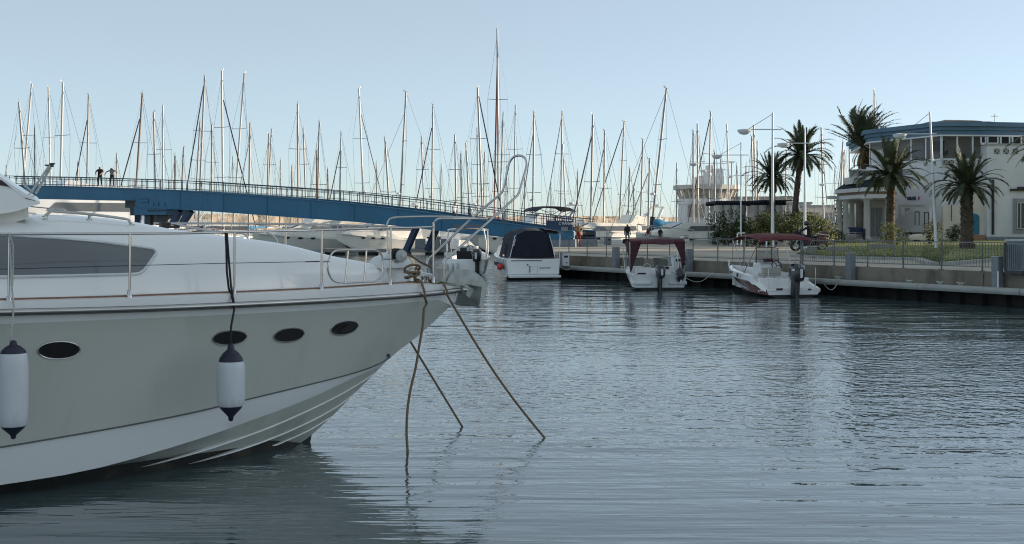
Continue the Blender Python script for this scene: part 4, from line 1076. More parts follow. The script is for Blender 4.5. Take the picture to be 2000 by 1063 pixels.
# raised pattern plates on the left face
m = MB()
for (x0,y0,x1,y1) in ((273,388,290,389.2),(290,388,291.2,398),(275,395,291,396.2),(300,396,301.2,403),(310,396,311.2,403),(322,396,323.2,403)):
    a,_=bpt(x0,y0); b,_=bpt(x1,y0); c,_=bpt(x1,y1); d,_=bpt(x0,y1); m.slab([a,b,c,d], bn*.05)
m.build("face_rib", blue_dark, br, world=True)
for px in (352, 437, 522, 607, 692, 777, 862, 947):           # plate joints of the girder
    a,_=bpt(px, smooth_tab([(x,a_) for x,a_,_ in BT2],px)+2); b,_=bpt(px, smooth_tab([(x,b_) for x,_,b_ in BT2],px)-1); mb = MB(); mb.bar(a+bn*.03, b+bn*.03, .035, .05); mb.build("plate_joint", blue_steel, br, world=True)
# abutment and name panel at the quay end
a,_=bpt(1040,466); mb = MB(); p0,_=bpt(1046,467); p1,_=bpt(1124,467)
mb.prism([xy(p0+bn*.05), xy(p1+bn*.05), xy(p1-bn*(BW+.2)), xy(p0-bn*(BW+.2))], .5, p0.z); mb.build("abutment", mat("abutment_grey", (.20,.225,.25), .85, var=.15), br, world=True)
m = MB(); a,_=bpt(1068,447); b,_=bpt(1120,450); m.slab([a+bn*.12, b+bn*.12, b+bn*.12+Vector((0,0,.62)), a+bn*.12+Vector((0,0,.62))], -bn*.05); pn = m.build("gate_panel", blue_dark, br, world=True)
ang = math.atan2(bd.y, bd.x); Mt = Matrix.Translation((a+b)/2+bn*.135+Vector((.55,-.35,.42))) @ Matrix.Rotation(ang,4,'Z') @ Matrix.Rotation(R(90),4,'X')
words("C MANAEO", .26, letter_white, "panel_lettering", pn, Mt, .01)
for k in range(13):
    p = a.lerp(b, k/12); mb = MB(); mb.bar(p+bn*.05, p+bn*.05+Vector((0,0,1.0)), .06, .05); mb.build("gate_bar", blue_dark, br, world=True)
m = MB(); p,_=bpt(1098,452); m.slab([p+bn*.16, p+bd*.55+bn*.16, p+bd*.55+bn*.16+Vector((0,0,.32)), p+bn*.16+Vector((0,0,.32))], -bn*.03); m.build("notice_plate", post_grey, br, world=True)
# ------------------------------------------------------------------ the marina behind the bridge: every sailing boat is a thing of its own
BOATS = [  # mast top px, py, mast foot px, py, forestay shift in px (sign = side), tone, options
(37,200,55,430,0,'w',''),(62,164,39,430,-34,'W',''),(67.5,249,69,400,0,'d',''),(94.5,170,100,400,-22,'W',''),(123,161.5,117,400,-40,'W','r'),
(173,186,169,407,-62,'w','N'),(278,184,264,395,-66,'b','N2'),(300,219,304,380,30,'w','R'),(318,206,318,370,30,'W',''),(342,305,342,380,0,'b',''),
(358.6,288,355,366,0,'b',''),(391,237,383,380,-28,'w',''),(400,150,390,380,-58,'w','N2'),(413.6,244,413.6,380,40,'w',''),(433,138.6,435.5,380,52,'W','Nt'),
(477,143.6,460,380,44,'W','2'),(488.7,240.5,486.6,375,-22,'w','D'),(525,262,522,385,-26,'w',''),(530.5,252,523.5,385,20,'w',''),(581.3,203,582.4,390,22,'w','2'),
(570.6,323.5,569.5,385,0,'w',''),(592.4,250,597,390,24,'w',''),(624,239.4,620.5,390,-34,'w',''),(619,294,618,388,0,'b',''),(666.4,259,663.2,395,-38,'w','NR'),
(701,173,710,400,46,'W','DR'),(752,270,760,400,-24,'w','R'),(793,180,781.5,400,-34,'w','RC'),(823,266,828,405,16,'w',''),(845.8,205,842.8,410,-46,'w','NR2'),
(888.4,263.6,891,415,18,'w','R2'),(910,279,917.5,425,0,'w','R'),(932,250,933.3,415,-26,'w',''),(932.7,171.7,942,410,44,'w','Nt'),(971,56.6,973.5,410,-15,'w','BtO'),
(946.8,297,944,405,0,'w','R'),(983,221,977,390,16,'w',''),(1006.8,205.6,1003.5,420,20,'w','2'),(1043,220,1040.5,430,-28,'w','DR2'),(1098,219,1095,432,-34,'w','D'),
(1099,282,1106,432,22,'W',''),(1157.8,225,1153.5,450,-44,'w','ND'),(1181,256,1179,440,-30,'w','D'),(1219,238,1209,448,-56,'w','N2'),(1255.6,273.5,1251,440,-32,'w','D'),
(1268.7,311,1266,440,-36,'w','DR'),(1301.7,173,1275,425,-56,'w','bR'),(1354,257,1354,440,-22,'w',''),(1362,242,1364,440,26,'w','D'),(1388,219,1383.5,450,-34,'w','N'),
(1396,298,1396,440,0,'w',''),(1419.5,242,1425,400,16,'W',''),(1439,324,1440,400,0,'d',''),(1468,267,1471,400,0,'w',''),(1472,244,1476,400,18,'W',''),
(1479,275,1480,400,0,'w',''),(1536,295,1534,395,-14,'w',''),(1604,249,1608.5,430,26,'w','D2'),(1646.6,277,1641,400,-24,'w','D'),(1658.5,257,1660,400,-16,'W',''),
(1707.5,178,1708.5,300,-16,'W',''),(1230,330,1227,430,0,'w',''),(1238,361,1237,430,0,'w',''),(1649,294,1648,390,0,'w',''),
(12,325,12,400,0,'d','s'),(152,318,153,400,0,'w','s'),(228,300,227,390,12,'w','s'),(455,306,456,390,0,'w','s'),(548,312,547,390,-10,'w','s'),(640,330,641,390,0,'b','s'),(735,318,736,400,12,'w','s'),(862,322,861,400,0,'w','s'),
(990,325,991,410,0,'w','s'),(1025,346,1025,420,0,'w','s'),(1076,360,1076,430,0,'d','s'),(1128,335,1128,430,-12,'w','s'),(1322,318,1321,430,0,'w','s'),(1457,324,1457,400,0,'w','s'),(1631,330,1631,400,0,'w','s'),(900,300,901,410,0,'w','s')]
ANCH = [(0,"the left edge"),(200,"the bridge couple"),(297,"the bridge pier"),(433,"the brightest tall mast"),(701,"the bow rail jib"),(793,"the beige boom cover"),(971,"the tallest mast"),(1121,"the foot of the bridge"),(1276,"the blue boom cover"),(1448,"the thin lamp post"),(1568,"the tall leaning palm"),(1690,"the windswept palm")]
ORD = ["first","second","third","fourth","fifth","sixth","seventh","eighth","ninth","tenth","eleventh","twelfth","thirteenth","fourteenth","fifteenth","sixteenth","seventeenth"]
TONE = {'w': (m_alu,"grey"), 'W': (m_white,"bright white"), 'b': (m_brown,"brownish"), 'd': (m_dark,"dark slim")}
JIB = {'N': (navy_sail,.075,"dark furled jib"), 'D': (mat("sail_cover_grey",(.22,.23,.25),.8),.06,"grey furled jib"), 'B': (brown_cloth,.11,"red brown furled jib")}
order = sorted(range(len(BOATS)), key=lambda i: BOATS[i][0]); LBL = {}
cnt = {}
for i in order:
    x = BOATS[i][0]; cand = [a for a in ANCH if a[0] <= x]; a = cand[-1]; cnt[a[0]] = cnt.get(a[0], 0) + 1
    b = BOATS[i]; jw = next((JIB[c][2] for c in b[6] if c in JIB), None)
    special = {793: "sailboat with a long beige boom cover just above the bridge rail", 971: "tallest sailboat of all with a red brown furled jib and orange cover", 433: "sailboat with the tall bright white mast and a dark furled jib, behind the bridge", 1301.7: "sailboat leaning right with a bright blue boom cover, beyond the maroon canopy", 701: "sailboat with a white mast and dark furled sail rising over the bow rail"}
    if x in special: LBL[i] = special[x]
    else: LBL[i] = f"{TONE[b[5]][1]} mast sailboat{' with ' + jw if jw else ''}, {ORD[cnt[a[0]]-1]} right of {a[1]}"
placed = []
def sailboat(i, spec):
    xt, yt, xb, yb, fs, tone, opt = spec
    rs = random.Random(100+i)
    lean = (xt-xb)/(yb-yt)
    best = None
    lo, hi = (134, 190) if xt < 1120 else (126, 172)
    if xt > 1400: lo, hi = 138, 184
    if 's' in opt: lo, hi = 165, 200
    if 't' in opt: hi = lo + 24
    if 'b' in opt: lo, hi = 124, 130
    for D in range(lo, hi, 3):
        X = (xb-1000)*D/FPX; d = min([math.hypot((X-px)*1.0, (D-py)*.8) for px, py in placed] + [9]) - .012*(D-lo) + rs.uniform(0,.6)
        if best is None or d > best[0]: best = (d, D, X)
    D = best[1]; top = at(xt, yt, D); DZ = 1.25
    X0 = top.x - lean*(top.z-DZ); placed.append((X0, D)); H = top.z - DZ
    c = (fs*D/FPX)/(.30*H) if fs else rs.choice((-.25,.25)); c = max(-.92, min(.92, c))
    hd = math.atan2(rs.choice((1,1,-1))*math.sqrt(1-c*c), c)
    if 'b' in opt or 'C' in opt: hd = math.atan2(-.3, -.95)
    L = max(7.5, min(13.5, .74*H)); Bm = .30*L
    t = thing("sailboat", LBL[i], "sailboat", (X0, D, 0), hd, "sailboats moored in the marina")
    ch, sh = math.cos(-hd), math.sin(-hd)
    def V(x, y, z):                          # lean applied in world x
        k = lean*max(0, z-DZ); return Vector((x + ch*k, y + sh*k, z))
    wm = rs.choice((gel, gel_cream, gel, gel_dull)); m = MB(); P, Q = [], []
    for f in (0,.06,.2,.4,.6,.8,.93,1.0):
        x = -L*.58 + L*f; b = Bm/2*(1-max(0,(f-.42)/.58)**2.1)*(1-.28*max(0,(.42-f)/.42)**2); b = max(b,.02); zg = 1.0+.28*abs(f-.35)*1.4; ft = .35 if f < .05 else 0
        sec = [(0,-.4),(b*.7,-.3),(b*.9,.0),(b*.96,.14),(b,zg-.14),(b*1.01,zg-.05),(b*.99,zg)]
        P.append([(x-ft*(z<.3)*0+(.45*(z/zg) if f == 1.0 else 0), y, z) for y, z in sec]); Q.append([(x+(.45*(z/zg) if f == 1.0 else 0), -y, z) for y, z in sec])
    hm = [1,1,1,0,2,0]
    m.loft(P, mats=hm); m.loft(Q, mats=hm); m.m = 0
    for j in range(6): m.quad(P[0][j], P[0][j+1], Q[0][j+1], Q[0][j])
    m.loft([[r[-1], (r[-1][0],0,r[-1][2]+.06), r2[-1]] for r, r2 in zip(P,Q)])
    m.build("hull", [wm, antifoul, rs.choice((cl_navy, door_blue, gel_dull, hull_red))], t, smooth=35)
    m = MB(); rows = []
    for f, w, h in ((-.30,.62,.05),(-.28,.62,.42),(-.05,.66,.45),(.16,.5,.34),(.27,.28,.05)): rows.append([(L*f,-Bm/2*w,1.0),(L*f,-Bm/2*w*.86,1.05+h),(L*f,Bm/2*w*.86,1.05+h),(L*f,Bm/2*w,1.0)])
    m.loft(rows, cap=True); cb = m.build("cabin", wm, t, smooth=30)
    m = MB()
    for s_ in (1,-1): m.slab([(-.22*L,s_*Bm/2*.615,1.17),(.10*L,s_*Bm/2*.575,1.17),(.08*L,s_*Bm/2*.545,1.33),(-.22*L,s_*Bm/2*.58,1.38)], (0,.02*s_,0))
    m.build("cabin_window", win_grey, cb)
    if rs.random() < .55:
        m = MB(); rows = []
        for f in (0,.5,1): rows.append([(-.30*L+f*1.3*(1-.5*0), (j/3.0-1)*Bm*.36, 1.45+.55*math.sin(math.pi*(.15+.7*(1-f))) + .1*(1-(j/3.0-1)**2)) for j in range(7)])
        m.loft(rows); m.build("spray_hood", rs.choice((navy_cloth, blue_cloth, beige_cloth)), t, smooth=50)
    k = .85 + .25*min(1, H/18); r0 = (.114 if tone != 'd' else .075)*k
    m = MB(); n = 8; m.tube([V(0,0,DZ + H*j/n) for j in range(n+1)], [r0*(1-.12*(j/n)**3) for j in range(n+1)], 6)
    m.tube([V(-.15,0,DZ+H),V(.25,0,DZ+H+.12)], .03, 4); m.tube([V(0,0,DZ+H),V(0,0,DZ+H+.45)], .018, 4); m.box(V(.28,0,DZ+H+.2), (.12,.03,.12))
    ms = m.build("mast", TONE[tone][0], t, smooth=60)
    sp = [.46] if '2' not in opt and H < 14 else [.36,.66]; wires = MB(); half = .30*Bm if len(sp) > 1 else .34*Bm
    for q_ in sp:
        m = MB(); m.tube([V(-.12,half,DZ+H*q_+.05), V(0,0,DZ+H*q_), V(-.12,-half,DZ+H*q_+.05)], .032, 4); m.build("spreader", wire_m if tone != 'W' else m_alu, ms)
    for s_ in (1,-1):
        wires.tube([V(0,0,DZ+H*.97)] + [V(-.12,s_*half,DZ+H*q_+.05) for q_ in sp[::-1]] + [V(-.15,s_*Bm*.46,1.2)], .016, 3, cap=False)
        wires.tube([V(0,0,DZ+H*sp[0]), V(.35,s_*Bm*.45,1.2)], .013, 3, cap=False)
    wires.tube([V(0,0,DZ+H), V(-L*.56,0,1.2)], .016, 3, cap=False)
    ft = .98 if rs.random() < .5 else .86; bow = V(L*.42,0,1.35); hi_ = V(0,0,DZ+H*ft)
    jb = next((JIB[c_] for c_ in opt if c_ in JIB), None)
    if jb:
        m = MB(); m.tube([hi_.lerp(bow, .04+.92*j/6) for j in range(7)], [jb[1]*(.55+.45*math.sin(math.pi*min(1,.25+.7*j/6))) for j in range(7)], 5); m.build("furled_jib", jb[0], t, smooth=60)
    else: wires.tube([hi_, bow], .022, 3, cap=False)
    for s_ in (1,-1):                        # guard rails
        pts = [(-L*.56,s_*Bm*.36,1.75),(-L*.2,s_*Bm*.49,1.72),(L*.15,s_*Bm*.45,1.78),(L*.42,s_*.06,1.95)]
        wires.tube(pts, .018, 3, cap=False)
        for p in pts: wires.tube([p,(p[0],p[1],1.1)], .018, 3, cap=False)
    wires.build("rigging", wire_m, t)
    bz = 2.35; bl = .40*L; cm = rs.choice((navy_sail, blue_cloth, beige_cloth, gel_dull, m_alu))
    thick = .17
    if 'C' in opt: bz, bl, cm, thick, up = 4.35, 5.2, beige_cloth, .34, -.28
    elif 'O' in opt: bz, bl, cm, thick, up = 3.2, 2.4, orange_cloth, .42, -.1
    elif 'b' in opt: bz, bl, cm, thick, up = 2.75, 3.9, blue_cloth, .50, .05
    else: up = .15
    s0_ = -1
    if 'C' in opt or 'b' in opt: s0_ = -1
    m = MB(); pts = [V(s0_*bl*f, .03*math.sin(f*7), bz+up*f+.03*math.sin(f*11)) for f in [j/8.0 for j in range(9)]]
    m.tube(pts, [thick*(.75+.1*math.sin(j*1.9))*(1.25 if j < 3 else 1.0 - .06*j*(1.4 if 'b' in opt else .6)) for j in range(9)], 8); bo = m.build("sail_cover", cm, t, smooth=60)
    m = MB(); m.tube([V(s0_*.05,0,bz-.12), V(s0_*bl*1.08,0,bz+up-.10)], .07, 6); m.build("boom", TONE['w'][0], t, smooth=60)
    if 'b' in opt: 
        m = MB(); m.tube([V(0,0,1.5+.4), V(0,0,3.5)], .26, 8); m.build("mast_cover", cl_navy, t, smooth=60)
    if 'R' in opt:
        m = MB(); c_ = V(.30,0,DZ+H*.30); m.lathe([(.0,-.12),(.24,-.11),(.27,0),(.2,.12),(.0,.14)], c_, 10); m.bar(V(0,0,DZ+H*.30-.1), c_-Vector((0,0,.1)), .06); m.build("radar_dome", white_paint, ms, smooth=50)
    return t
for i, sp_ in enumerate(BOATS): sailboat(i, sp_)

def far_yacht(px, py, D, hd, L, label, fly=True, bim=None, wm=gel_cream, sc=1.0, arch=True):
    c = at(px, py, D); t = thing("motor_yacht", label, "yacht", (c.x, D, 0), R(hd), "motor yachts moored in the marina"); t.scale = (sc,)*3
    Bm = .30*L; m = MB(); P, Q = [], []
    for f in (0,.15,.35,.55,.72,.86,.95,1.0):
        x = -L/2+L*f; b = max(.03, Bm/2*(1-max(0,(f-.4)/.6)**2.2)); zg = 1.25+.75*f**1.5; k = max(0,(f-.7)/.3)**1.5
        sec = [(0,-.4+k*1.6),(b*.72*(1-k*.9),-.15+k*1.3),(b*(.84-k*.5),.15+k*1.05),(b*.97,zg-.32),(b*1.01,zg-.24),(b,zg)]
        P.append([(x,y,z) for y, z in sec]); Q.append([(x,-y,z) for y, z in sec])
    hm = [1,2,0,2,0]
    m.loft(P, mats=hm); m.loft(Q, mats=hm); m.m = 0
    for j in range(5): m.quad(P[0][j],P[0][j+1],Q[0][j+1],Q[0][j])
    m.loft([[r[-1],r2[-1]] for r, r2 in zip(P,Q)]); hu = m.build("hull", [wm, antifoul, gel_dull], t, smooth=35)
    m = MB()
    for s_ in (1,-1):
        for f in (.56,.66,.76): m.slab([(-L/2+L*(f+.025*math.cos(a)), s_*(Bm/2*(1-max(0,(f-.4)/.6)**2.2)*.985+.03), 1.15+.10*math.sin(a)+f*.3) for a in [2*math.pi*j/8 for j in range(8)]], (0,.03*s_,0))
    m.build("porthole_row", dark_glass, hu)
    prof = [(-.42,1.3,.02),(-.40,1.3,1.45),(-.02,1.3,1.6),(.10,1.35,1.55),(.24,1.5,.75),(.40,1.7,.25),(.46,1.8,.02)]
    m = MB(); rows = []
    for f, z, h in prof:
        w = Bm*.40*(1-max(0,(f-.1)/.4)**2*.6); rows.append([(L*f,-w,z),(L*f,-w*.97,z+h*.5),(L*f,-w*.84,z+h),(L*f,w*.84,z+h),(L*f,w*.97,z+h*.5),(L*f,w,z)])
    m.loft(rows, cap=True); cab = m.build("deckhouse", wm, t, smooth=30)
    m = MB()
    for s_ in (1,-1): m.slab([(-.34*L,s_*(Bm*.388+.02),2.12),(.09*L,s_*(Bm*.388+.02),2.12),(.05*L,s_*(Bm*.352+.02),2.56),(-.34*L,s_*(Bm*.352+.02),2.56)], (0,.03*s_,0))
    m.slab([(.115*L,-Bm*.30,2.86),(.115*L,Bm*.30,2.86),(.225*L,Bm*.30,2.40),(.225*L,-Bm*.30,2.40)], (.03,0,.04)); m.build("window", win_grey, cab)
    if fly:
        m = MB(); rows = []
        for f, h in ((-.44,.06),(-.40,.55),(-.1,.65),(.0,.9),(.06,.1)): rows.append([(L*f,-Bm*.34,2.88),(L*f-.1,-Bm*.36,2.9+h),(L*f-.1,Bm*.36,2.9+h),(L*f,Bm*.34,2.88)])
        m.loft(rows, cap=True); m.build("flybridge", wm, t, smooth=30)
    if fly and arch:
        m = MB()
        for s_ in (1,-1): m.bar((-.30*L,s_*Bm*.34,3.4),(-.38*L,s_*Bm*.30,4.7),.35,.10)
        m.bar((-.38*L,-Bm*.31,4.7),(-.38*L,Bm*.31,4.7),.35,.12); ar = m.build("radar_arch", wm, t)
        m = MB(); m.lathe([(.02,0),(.28,.02),(.3,.14),(.2,.24),(0,.27)], (-.38*L,0,4.76), 10); m.tube([(-.38*L,.5,4.7),(-.38*L,.5,6.6)], .02, 4); m.build("radar_dome", white_paint, ar, smooth=50)
    if bim:
        m = MB(); rows = []
        for k in range(7):
            f = k/6; rows.append([(-.36*L+.40*L*f, (j/4.0-1)*Bm*.42, 4.25+.22*math.sin(math.pi*f)**.7+.12*(1-(j/4.0-1)**2) - (.25 if k in (0,6) else 0)) for j in range(9)])
        m.loft(rows); m.loft([[(x,y,z-.05) for x,y,z in r] for r in rows]); bo = m.build("bimini", bim, t, smooth=50)
        m = MB()
        for s_ in (1,-1): m.tube([(-.2*L,s_*Bm*.36,3.4),(-.34*L,s_*Bm*.42,4.2)], .03, 4); m.tube([(-.2*L,s_*Bm*.36,3.4),(.0*L,s_*Bm*.42,4.25)], .03, 4)
        m.build("bimini_frame", chrome, bo)
    m = MB()
    for s_ in (1,-1):
        pts = [(L*.05,s_*Bm*.485,2.2),(L*.25,s_*Bm*.43,2.4),(L*.40,s_*Bm*.24,2.6),(L*.49,s_*.05,2.75)]; m.tube(pts, .03, 4)
        for p in pts: m.tube([p,(p[0],p[1],p[2]-.75)], .022, 4)
    m.build("bow_rail", chrome, t)
    return t
far_yacht(612,470,127,212,13,"cream motor yacht with raked dark windows seen between the bow rail bars", True)
far_yacht(745,470,126,214,10,"smaller cream motor yacht right of the raked one, behind the rail gate", True)
far_yacht(120,430,129,212,10.5,"white motor yacht with a dark cabin window under the left span of the bridge", True, wm=gel, sc=1.95, arch=False)
far_yacht(238,430,136,208,8.5,"white motor yacht left of the bridge pier, partly behind its legs", True, wm=gel, sc=1.55, arch=False)
far_yacht(425,470,152,206,12,"low cream motor boat behind the middle of the cabin top", False)
far_yacht(330,440,160,205,12,"white motor boat seen through the splayed pier legs", True)
far_yacht(1040,450,124,208,12,"white motor yacht with a navy bimini rising above the bridge end", True, navy_cloth, wm=gel)
far_yacht(1160,458,124,212,12.5,"white motor boat hull right of the bridge end behind the promenade", False)
far_yacht(1345,455,117,205,11.5,"cream motor boat beyond the promenade, left of the hedge", False)
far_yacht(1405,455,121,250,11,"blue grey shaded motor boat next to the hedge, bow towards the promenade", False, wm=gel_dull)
far_yacht(1228,455,136,215,11,"cream motor yacht behind the man in the dark jacket", True)
far_yacht(1000,470,118,208,9,"white motor boat under the low end of the bridge", False)
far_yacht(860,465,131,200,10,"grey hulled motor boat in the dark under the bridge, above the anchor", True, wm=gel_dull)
# ------------------------------------------------------------------ people
def person(name, label, loc, rz, J, mats_of, hair=hair_m, tall=1.74, parent=None, group=None):
    """J: joint overrides in metres for a 1.74 m figure facing -y; the body is one skinned surface"""
    base = dict(pelvis=(0,0,.95), waist=(0,.01,1.10), chest=(0,.01,1.33), neck=(0,0,1.48), head=(0,-.015,1.585), crown=(0,-.01,1.68),
        ls=(.17,.01,1.41), le=(.24,.02,1.14), lh=(.25,-.06,.90), lf=(.25,-.08,.80), rs=(-.17,.01,1.41), re=(-.24,.02,1.14), rh=(-.25,-.06,.90), rf=(-.25,-.08,.80),
        lk=(.11,-.02,.50), la=(.11,.02,.09), lt=(.12,-.13,.035), rk=(-.11,-.02,.50), ra=(-.11,.02,.09), rt=(-.12,-.13,.035), lhip=(.10,0,.90), rhip=(-.10,0,.90))
    base.update(J); names = list(base)
    rad = dict(pelvis=.135, waist=.125, chest=.15, neck=.056, head=.098, crown=.062, ls=.07, le=.048, lh=.036, lf=.026, rs=.07, re=.048, rh=.036, rf=.026, lk=.062, la=.045, lt=.035, rk=.062, ra=.045, rt=.035, lhip=.095, rhip=.095)
    edges = [('pelvis','waist'),('waist','chest'),('chest','neck'),('neck','head'),('head','crown'),('chest','ls'),('ls','le'),('le','lh'),('lh','lf'),('chest','rs'),('rs','re'),('re','rh'),('rh','rf'),('pelvis','lhip'),('lhip','lk'),('lk','la'),('la','lt'),('pelvis','rhip'),('rhip','rk'),('rk','ra'),('ra','rt')]
    k = tall/1.74; bm = bmesh.new(); lay = bm.verts.layers.skin.verify(); V = {}
    for n_ in names:
        v = bm.verts.new(Vector(base[n_])*k); v[lay].radius = (rad[n_]*k*1.12*(1.25 if n_ in ('chest','waist','pelvis') else 1), rad[n_]*k*(.78 if n_ in ('chest','waist','pelvis') else 1)); V[n_] = v
    V['pelvis'][lay].use_root = True
    for a, b in edges: bm.edges.new((V[a], V[b]))
    me = bpy.data.meshes.new("tmp"); bm.to_mesh(me); bm.free()
    o = bpy.data.objects.new("tmp", me); COL.objects.link(o)
    sk = o.modifiers.new("s", 'SKIN'); sk.use_smooth_shade = True; sb = o.modifiers.new("u", 'SUBSURF'); sb.levels = 1; sb.render_levels = 1
    dg = bpy.context.evaluated_depsgraph_get(); me2 = bpy.data.meshes.new_from_object(o.evaluated_get(dg)); bpy.data.objects.remove(o)
    top, leg, shoe, sleeve = mats_of; ml = [skin_m, top, leg, shoe, hair]
    me2.materials.clear()
    for m_ in ml: me2.materials.append(m_)
    seg = []
    for a, b in edges:
        if a in ('chest','waist','pelvis') and b in ('neck','ls','rs','chest','waist'): c_ = 1
        elif b in ('le','re'): c_ = 1
        elif b in ('lh','rh'): c_ = 1 if sleeve else 0
        elif b in ('lt','rt'): c_ = 3
        elif a in ('pelvis','lhip','rhip','lk','rk') : c_ = 2
        else: c_ = 0
        seg.append((Vector(base[a])*k, Vector(base[b])*k, c_))
    hc = Vector(base['head'])*k
    for p in me2.polygons:
        c = p.center; bd_ = 9
        for a, b, ci in seg:
            ab = b-a; t_ = max(0, min(1, (c-a).dot(ab)/ab.length_squared)); d = (a+ab*t_-c).length
            if d < bd_: bd_ = d; p.material_index = ci
        if c.z > hc.z + .045*k or ((c-hc).length < .16*k and c.y > hc.y + .02*k and c.z > hc.z - .06*k): p.material_index = 4
        p.use_smooth = True
    ob = bpy.data.objects.new("person", me2); COL.objects.link(ob); ob.location = loc; ob.rotation_euler = (0,0,rz)
    if label: tag(ob, label, "person", group)
    if parent: ob.parent = parent
    return ob
def on_bridge(px, back):
    p, s = bpt(px, 400); w = at_s(s) - bn*back; px2 = 1000+FPX*w.x/w.y
    w.z += .0 - DROP(px); return w
facing = R(-6)
rail_l = dict(le=(.27,-.12,1.20), lh=(.16,-.34,.98), lf=(.12,-.40,.93), re=(-.27,-.12,1.20), rh=(-.16,-.34,.98), rf=(-.12,-.40,.93), head=(0,-.04,1.585), chest=(0,-.02,1.33))
person("person", "person in dark clothes with hands on the rail, left of the bridge couple", on_bridge(188,.42)+Vector((0,0,.08)), facing, rail_l, (cl_dark, cl_dark, cl_grey, False), tall=1.84).scale = (1.2, 1.1, 1)
spread = dict(ls=(.18,0,1.40), le=(.43,-.10,1.27), lh=(.47,-.28,1.02), lf=(.47,-.34,.96), rs=(-.18,0,1.40), re=(-.43,-.10,1.27), rh=(-.47,-.28,1.02), rf=(-.47,-.34,.96), head=(-.02,-.10,1.54), crown=(-.02,-.10,1.635), neck=(-.01,-.05,1.46), chest=(0,-.03,1.31))
person("person", "person in a grey shirt leaning on the bridge rail with arms spread wide", on_bridge(212,.42)+Vector((0,0,.08)), facing, spread, (cl_grey, cl_dark, cl_dark, False), tall=1.82).scale = (1.12, 1.1, 1)
walk = dict(lk=(.10,-.16,.52), la=(.10,.02,.12), lt=(.10,-.12,.08), rk=(-.10,.04,.50), ra=(-.10,.26,.12), rt=(-.10,.16,.04), le=(.24,.12,1.16), lh=(.24,.08,.92), re=(-.24,-.06,1.15), rh=(-.23,-.24,.96))
wr = math.atan2(bd.y, bd.x) + R(90)
person("person", "person in a pale blue shirt walking down the bridge, left of two", on_bridge(869,1.3), wr, walk, (cl_pale, cl_navy, cl_dark, True))
person("person", "person in a blue top walking down the bridge, right of the pale shirted one", on_bridge(897,1.5), wr, walk, (cl_navy, cl_jean, cl_dark, True), tall=1.68)
person("person", "person in a white shirt on the bridge beside the orange cover", on_bridge(969,1.2), wr, walk, (cl_pale, cl_grey, cl_dark, True), tall=1.66)
person("person", "person with dark top and red trousers standing at the foot of the bridge", Vector((4.75,88.2,GZ+.05)), R(20), dict(lh=(.10,-.25,1.1), lf=(.02,-.28,1.12), le=(.27,-.05,1.16), rh=(-.10,-.25,1.12), rf=(-.02,-.28,1.14), re=(-.27,-.05,1.16)), (cl_tan, cl_red, cl_dark, True), tall=1.72)
person("person", "man in a dark jacket and jeans walking on the promenade behind the maroon canopy", Vector((9.05,97,GZ)), R(10), dict(walk, lh=(.25,.0,.92), rh=(-.25,-.10,.93)), (cl_dark, cl_jean, cl_dark, True), tall=1.72)
person("person", "small person in red and white at the edge of the promenade, left of two", Vector((11.45,104.0,GZ)), R(-50), walk, (cl_red, cl_pale, cl_dark, True), tall=1.38)
person("person", "small person in dark clothes at the edge of the promenade, right of two", Vector((12.5,104.2,GZ)), R(160), {}, (cl_dark, cl_tan, cl_dark, False), tall=1.40)

# ------------------------------------------------------------------ motorcycle and its rider (facing left)
mc = at(1581,495,70.5); mz = 1.10
t = thing("motorcycle", "big dark red touring motorcycle with headlamp lit pale, facing left on the promenade", "motorcycle", (mc.x, mc.y, mz), R(172))
for x, r in ((.78,.31),(-.72,.31)):
    m = MB(); Mx = Matrix.Rotation(R(90),4,'X'); m.tube([(x+ (r-.06)*math.cos(a),0,.31+(r-.06)*math.sin(a)) for a in [2*math.pi*j/20 for j in range(20)]], .065, 8, closed=True); wh = m.build("wheel", black, t, smooth=60)
    m = MB(); m.lathe([(.0,-.03),(.05,-.03),(.05,.03),(0,.03)], (x,0,.31), 10, Mx)
    for j in range(6): m.bar((x,0,.31),(x+.22*math.cos(j*1.047),0,.31+.22*math.sin(j*1.047)),.03)
    m.build("rim", galv, wh)
m = MB(); rows = []
for x, w, z0, z1 in ((-.55,.08,.55,.72),(-.3,.14,.35,.80),(.0,.20,.25,.86),(.3,.20,.28,.98),(.55,.14,.5,1.02),(.68,.08,.7,.95)): rows.append([(x,-w*.7,z0),(x,-w,(z0+z1)/2),(x,-w*.6,z1),(x,w*.6,z1),(x,w,(z0+z1)/2),(x,w*.7,z0)])
m.loft(rows, cap=True); m.build("body", mat("bike_dark", (.03,.012,.014), .3, coat=.5), t, smooth=40)
m = MB(); rows = []
for x, w, z0, z1 in ((.48,.26,.72,1.12),(.66,.26,.68,1.22),(.84,.18,.74,1.12),(.92,.08,.82,1.0)): rows.append([(x,-w,z0),(x,-w*.8,z1),(x,w*.8,z1),(x,w,z0)])
m.loft(rows, cap=True); fa = m.build("fairing", cl_dark, t, smooth=40)
m = MB(); m.ball((.93,.08,.93), .075, 8); m.build("headlight", letter_white, fa, smooth=60)
m = MB(); m.quad((.60,-.2,1.2),(.60,.2,1.2),(.42,.16,1.46),(.42,-.16,1.46)); m.build("screen", boat_glass, fa)
m = MB(); m.tube([(.80,.10,.31),(.62,.10,.9),(.55,.10,1.05)], .03, 6); m.tube([(.80,-.10,.31),(.62,-.10,.9),(.55,-.10,1.05)], .03, 6); m.build("fork", galv, t)
m = MB(); m.tube([(.42,-.38,1.12),(.52,-.2,1.10),(.55,0,1.1),(.52,.2,1.10),(.42,.38,1.12)], .018, 6); m.build("handlebar", steel_dk, t)
m = MB(); m.box((-.22,0,.83),(.75,.30,.10)); m.build("seat", black, t, bevel=.03)
m = MB()
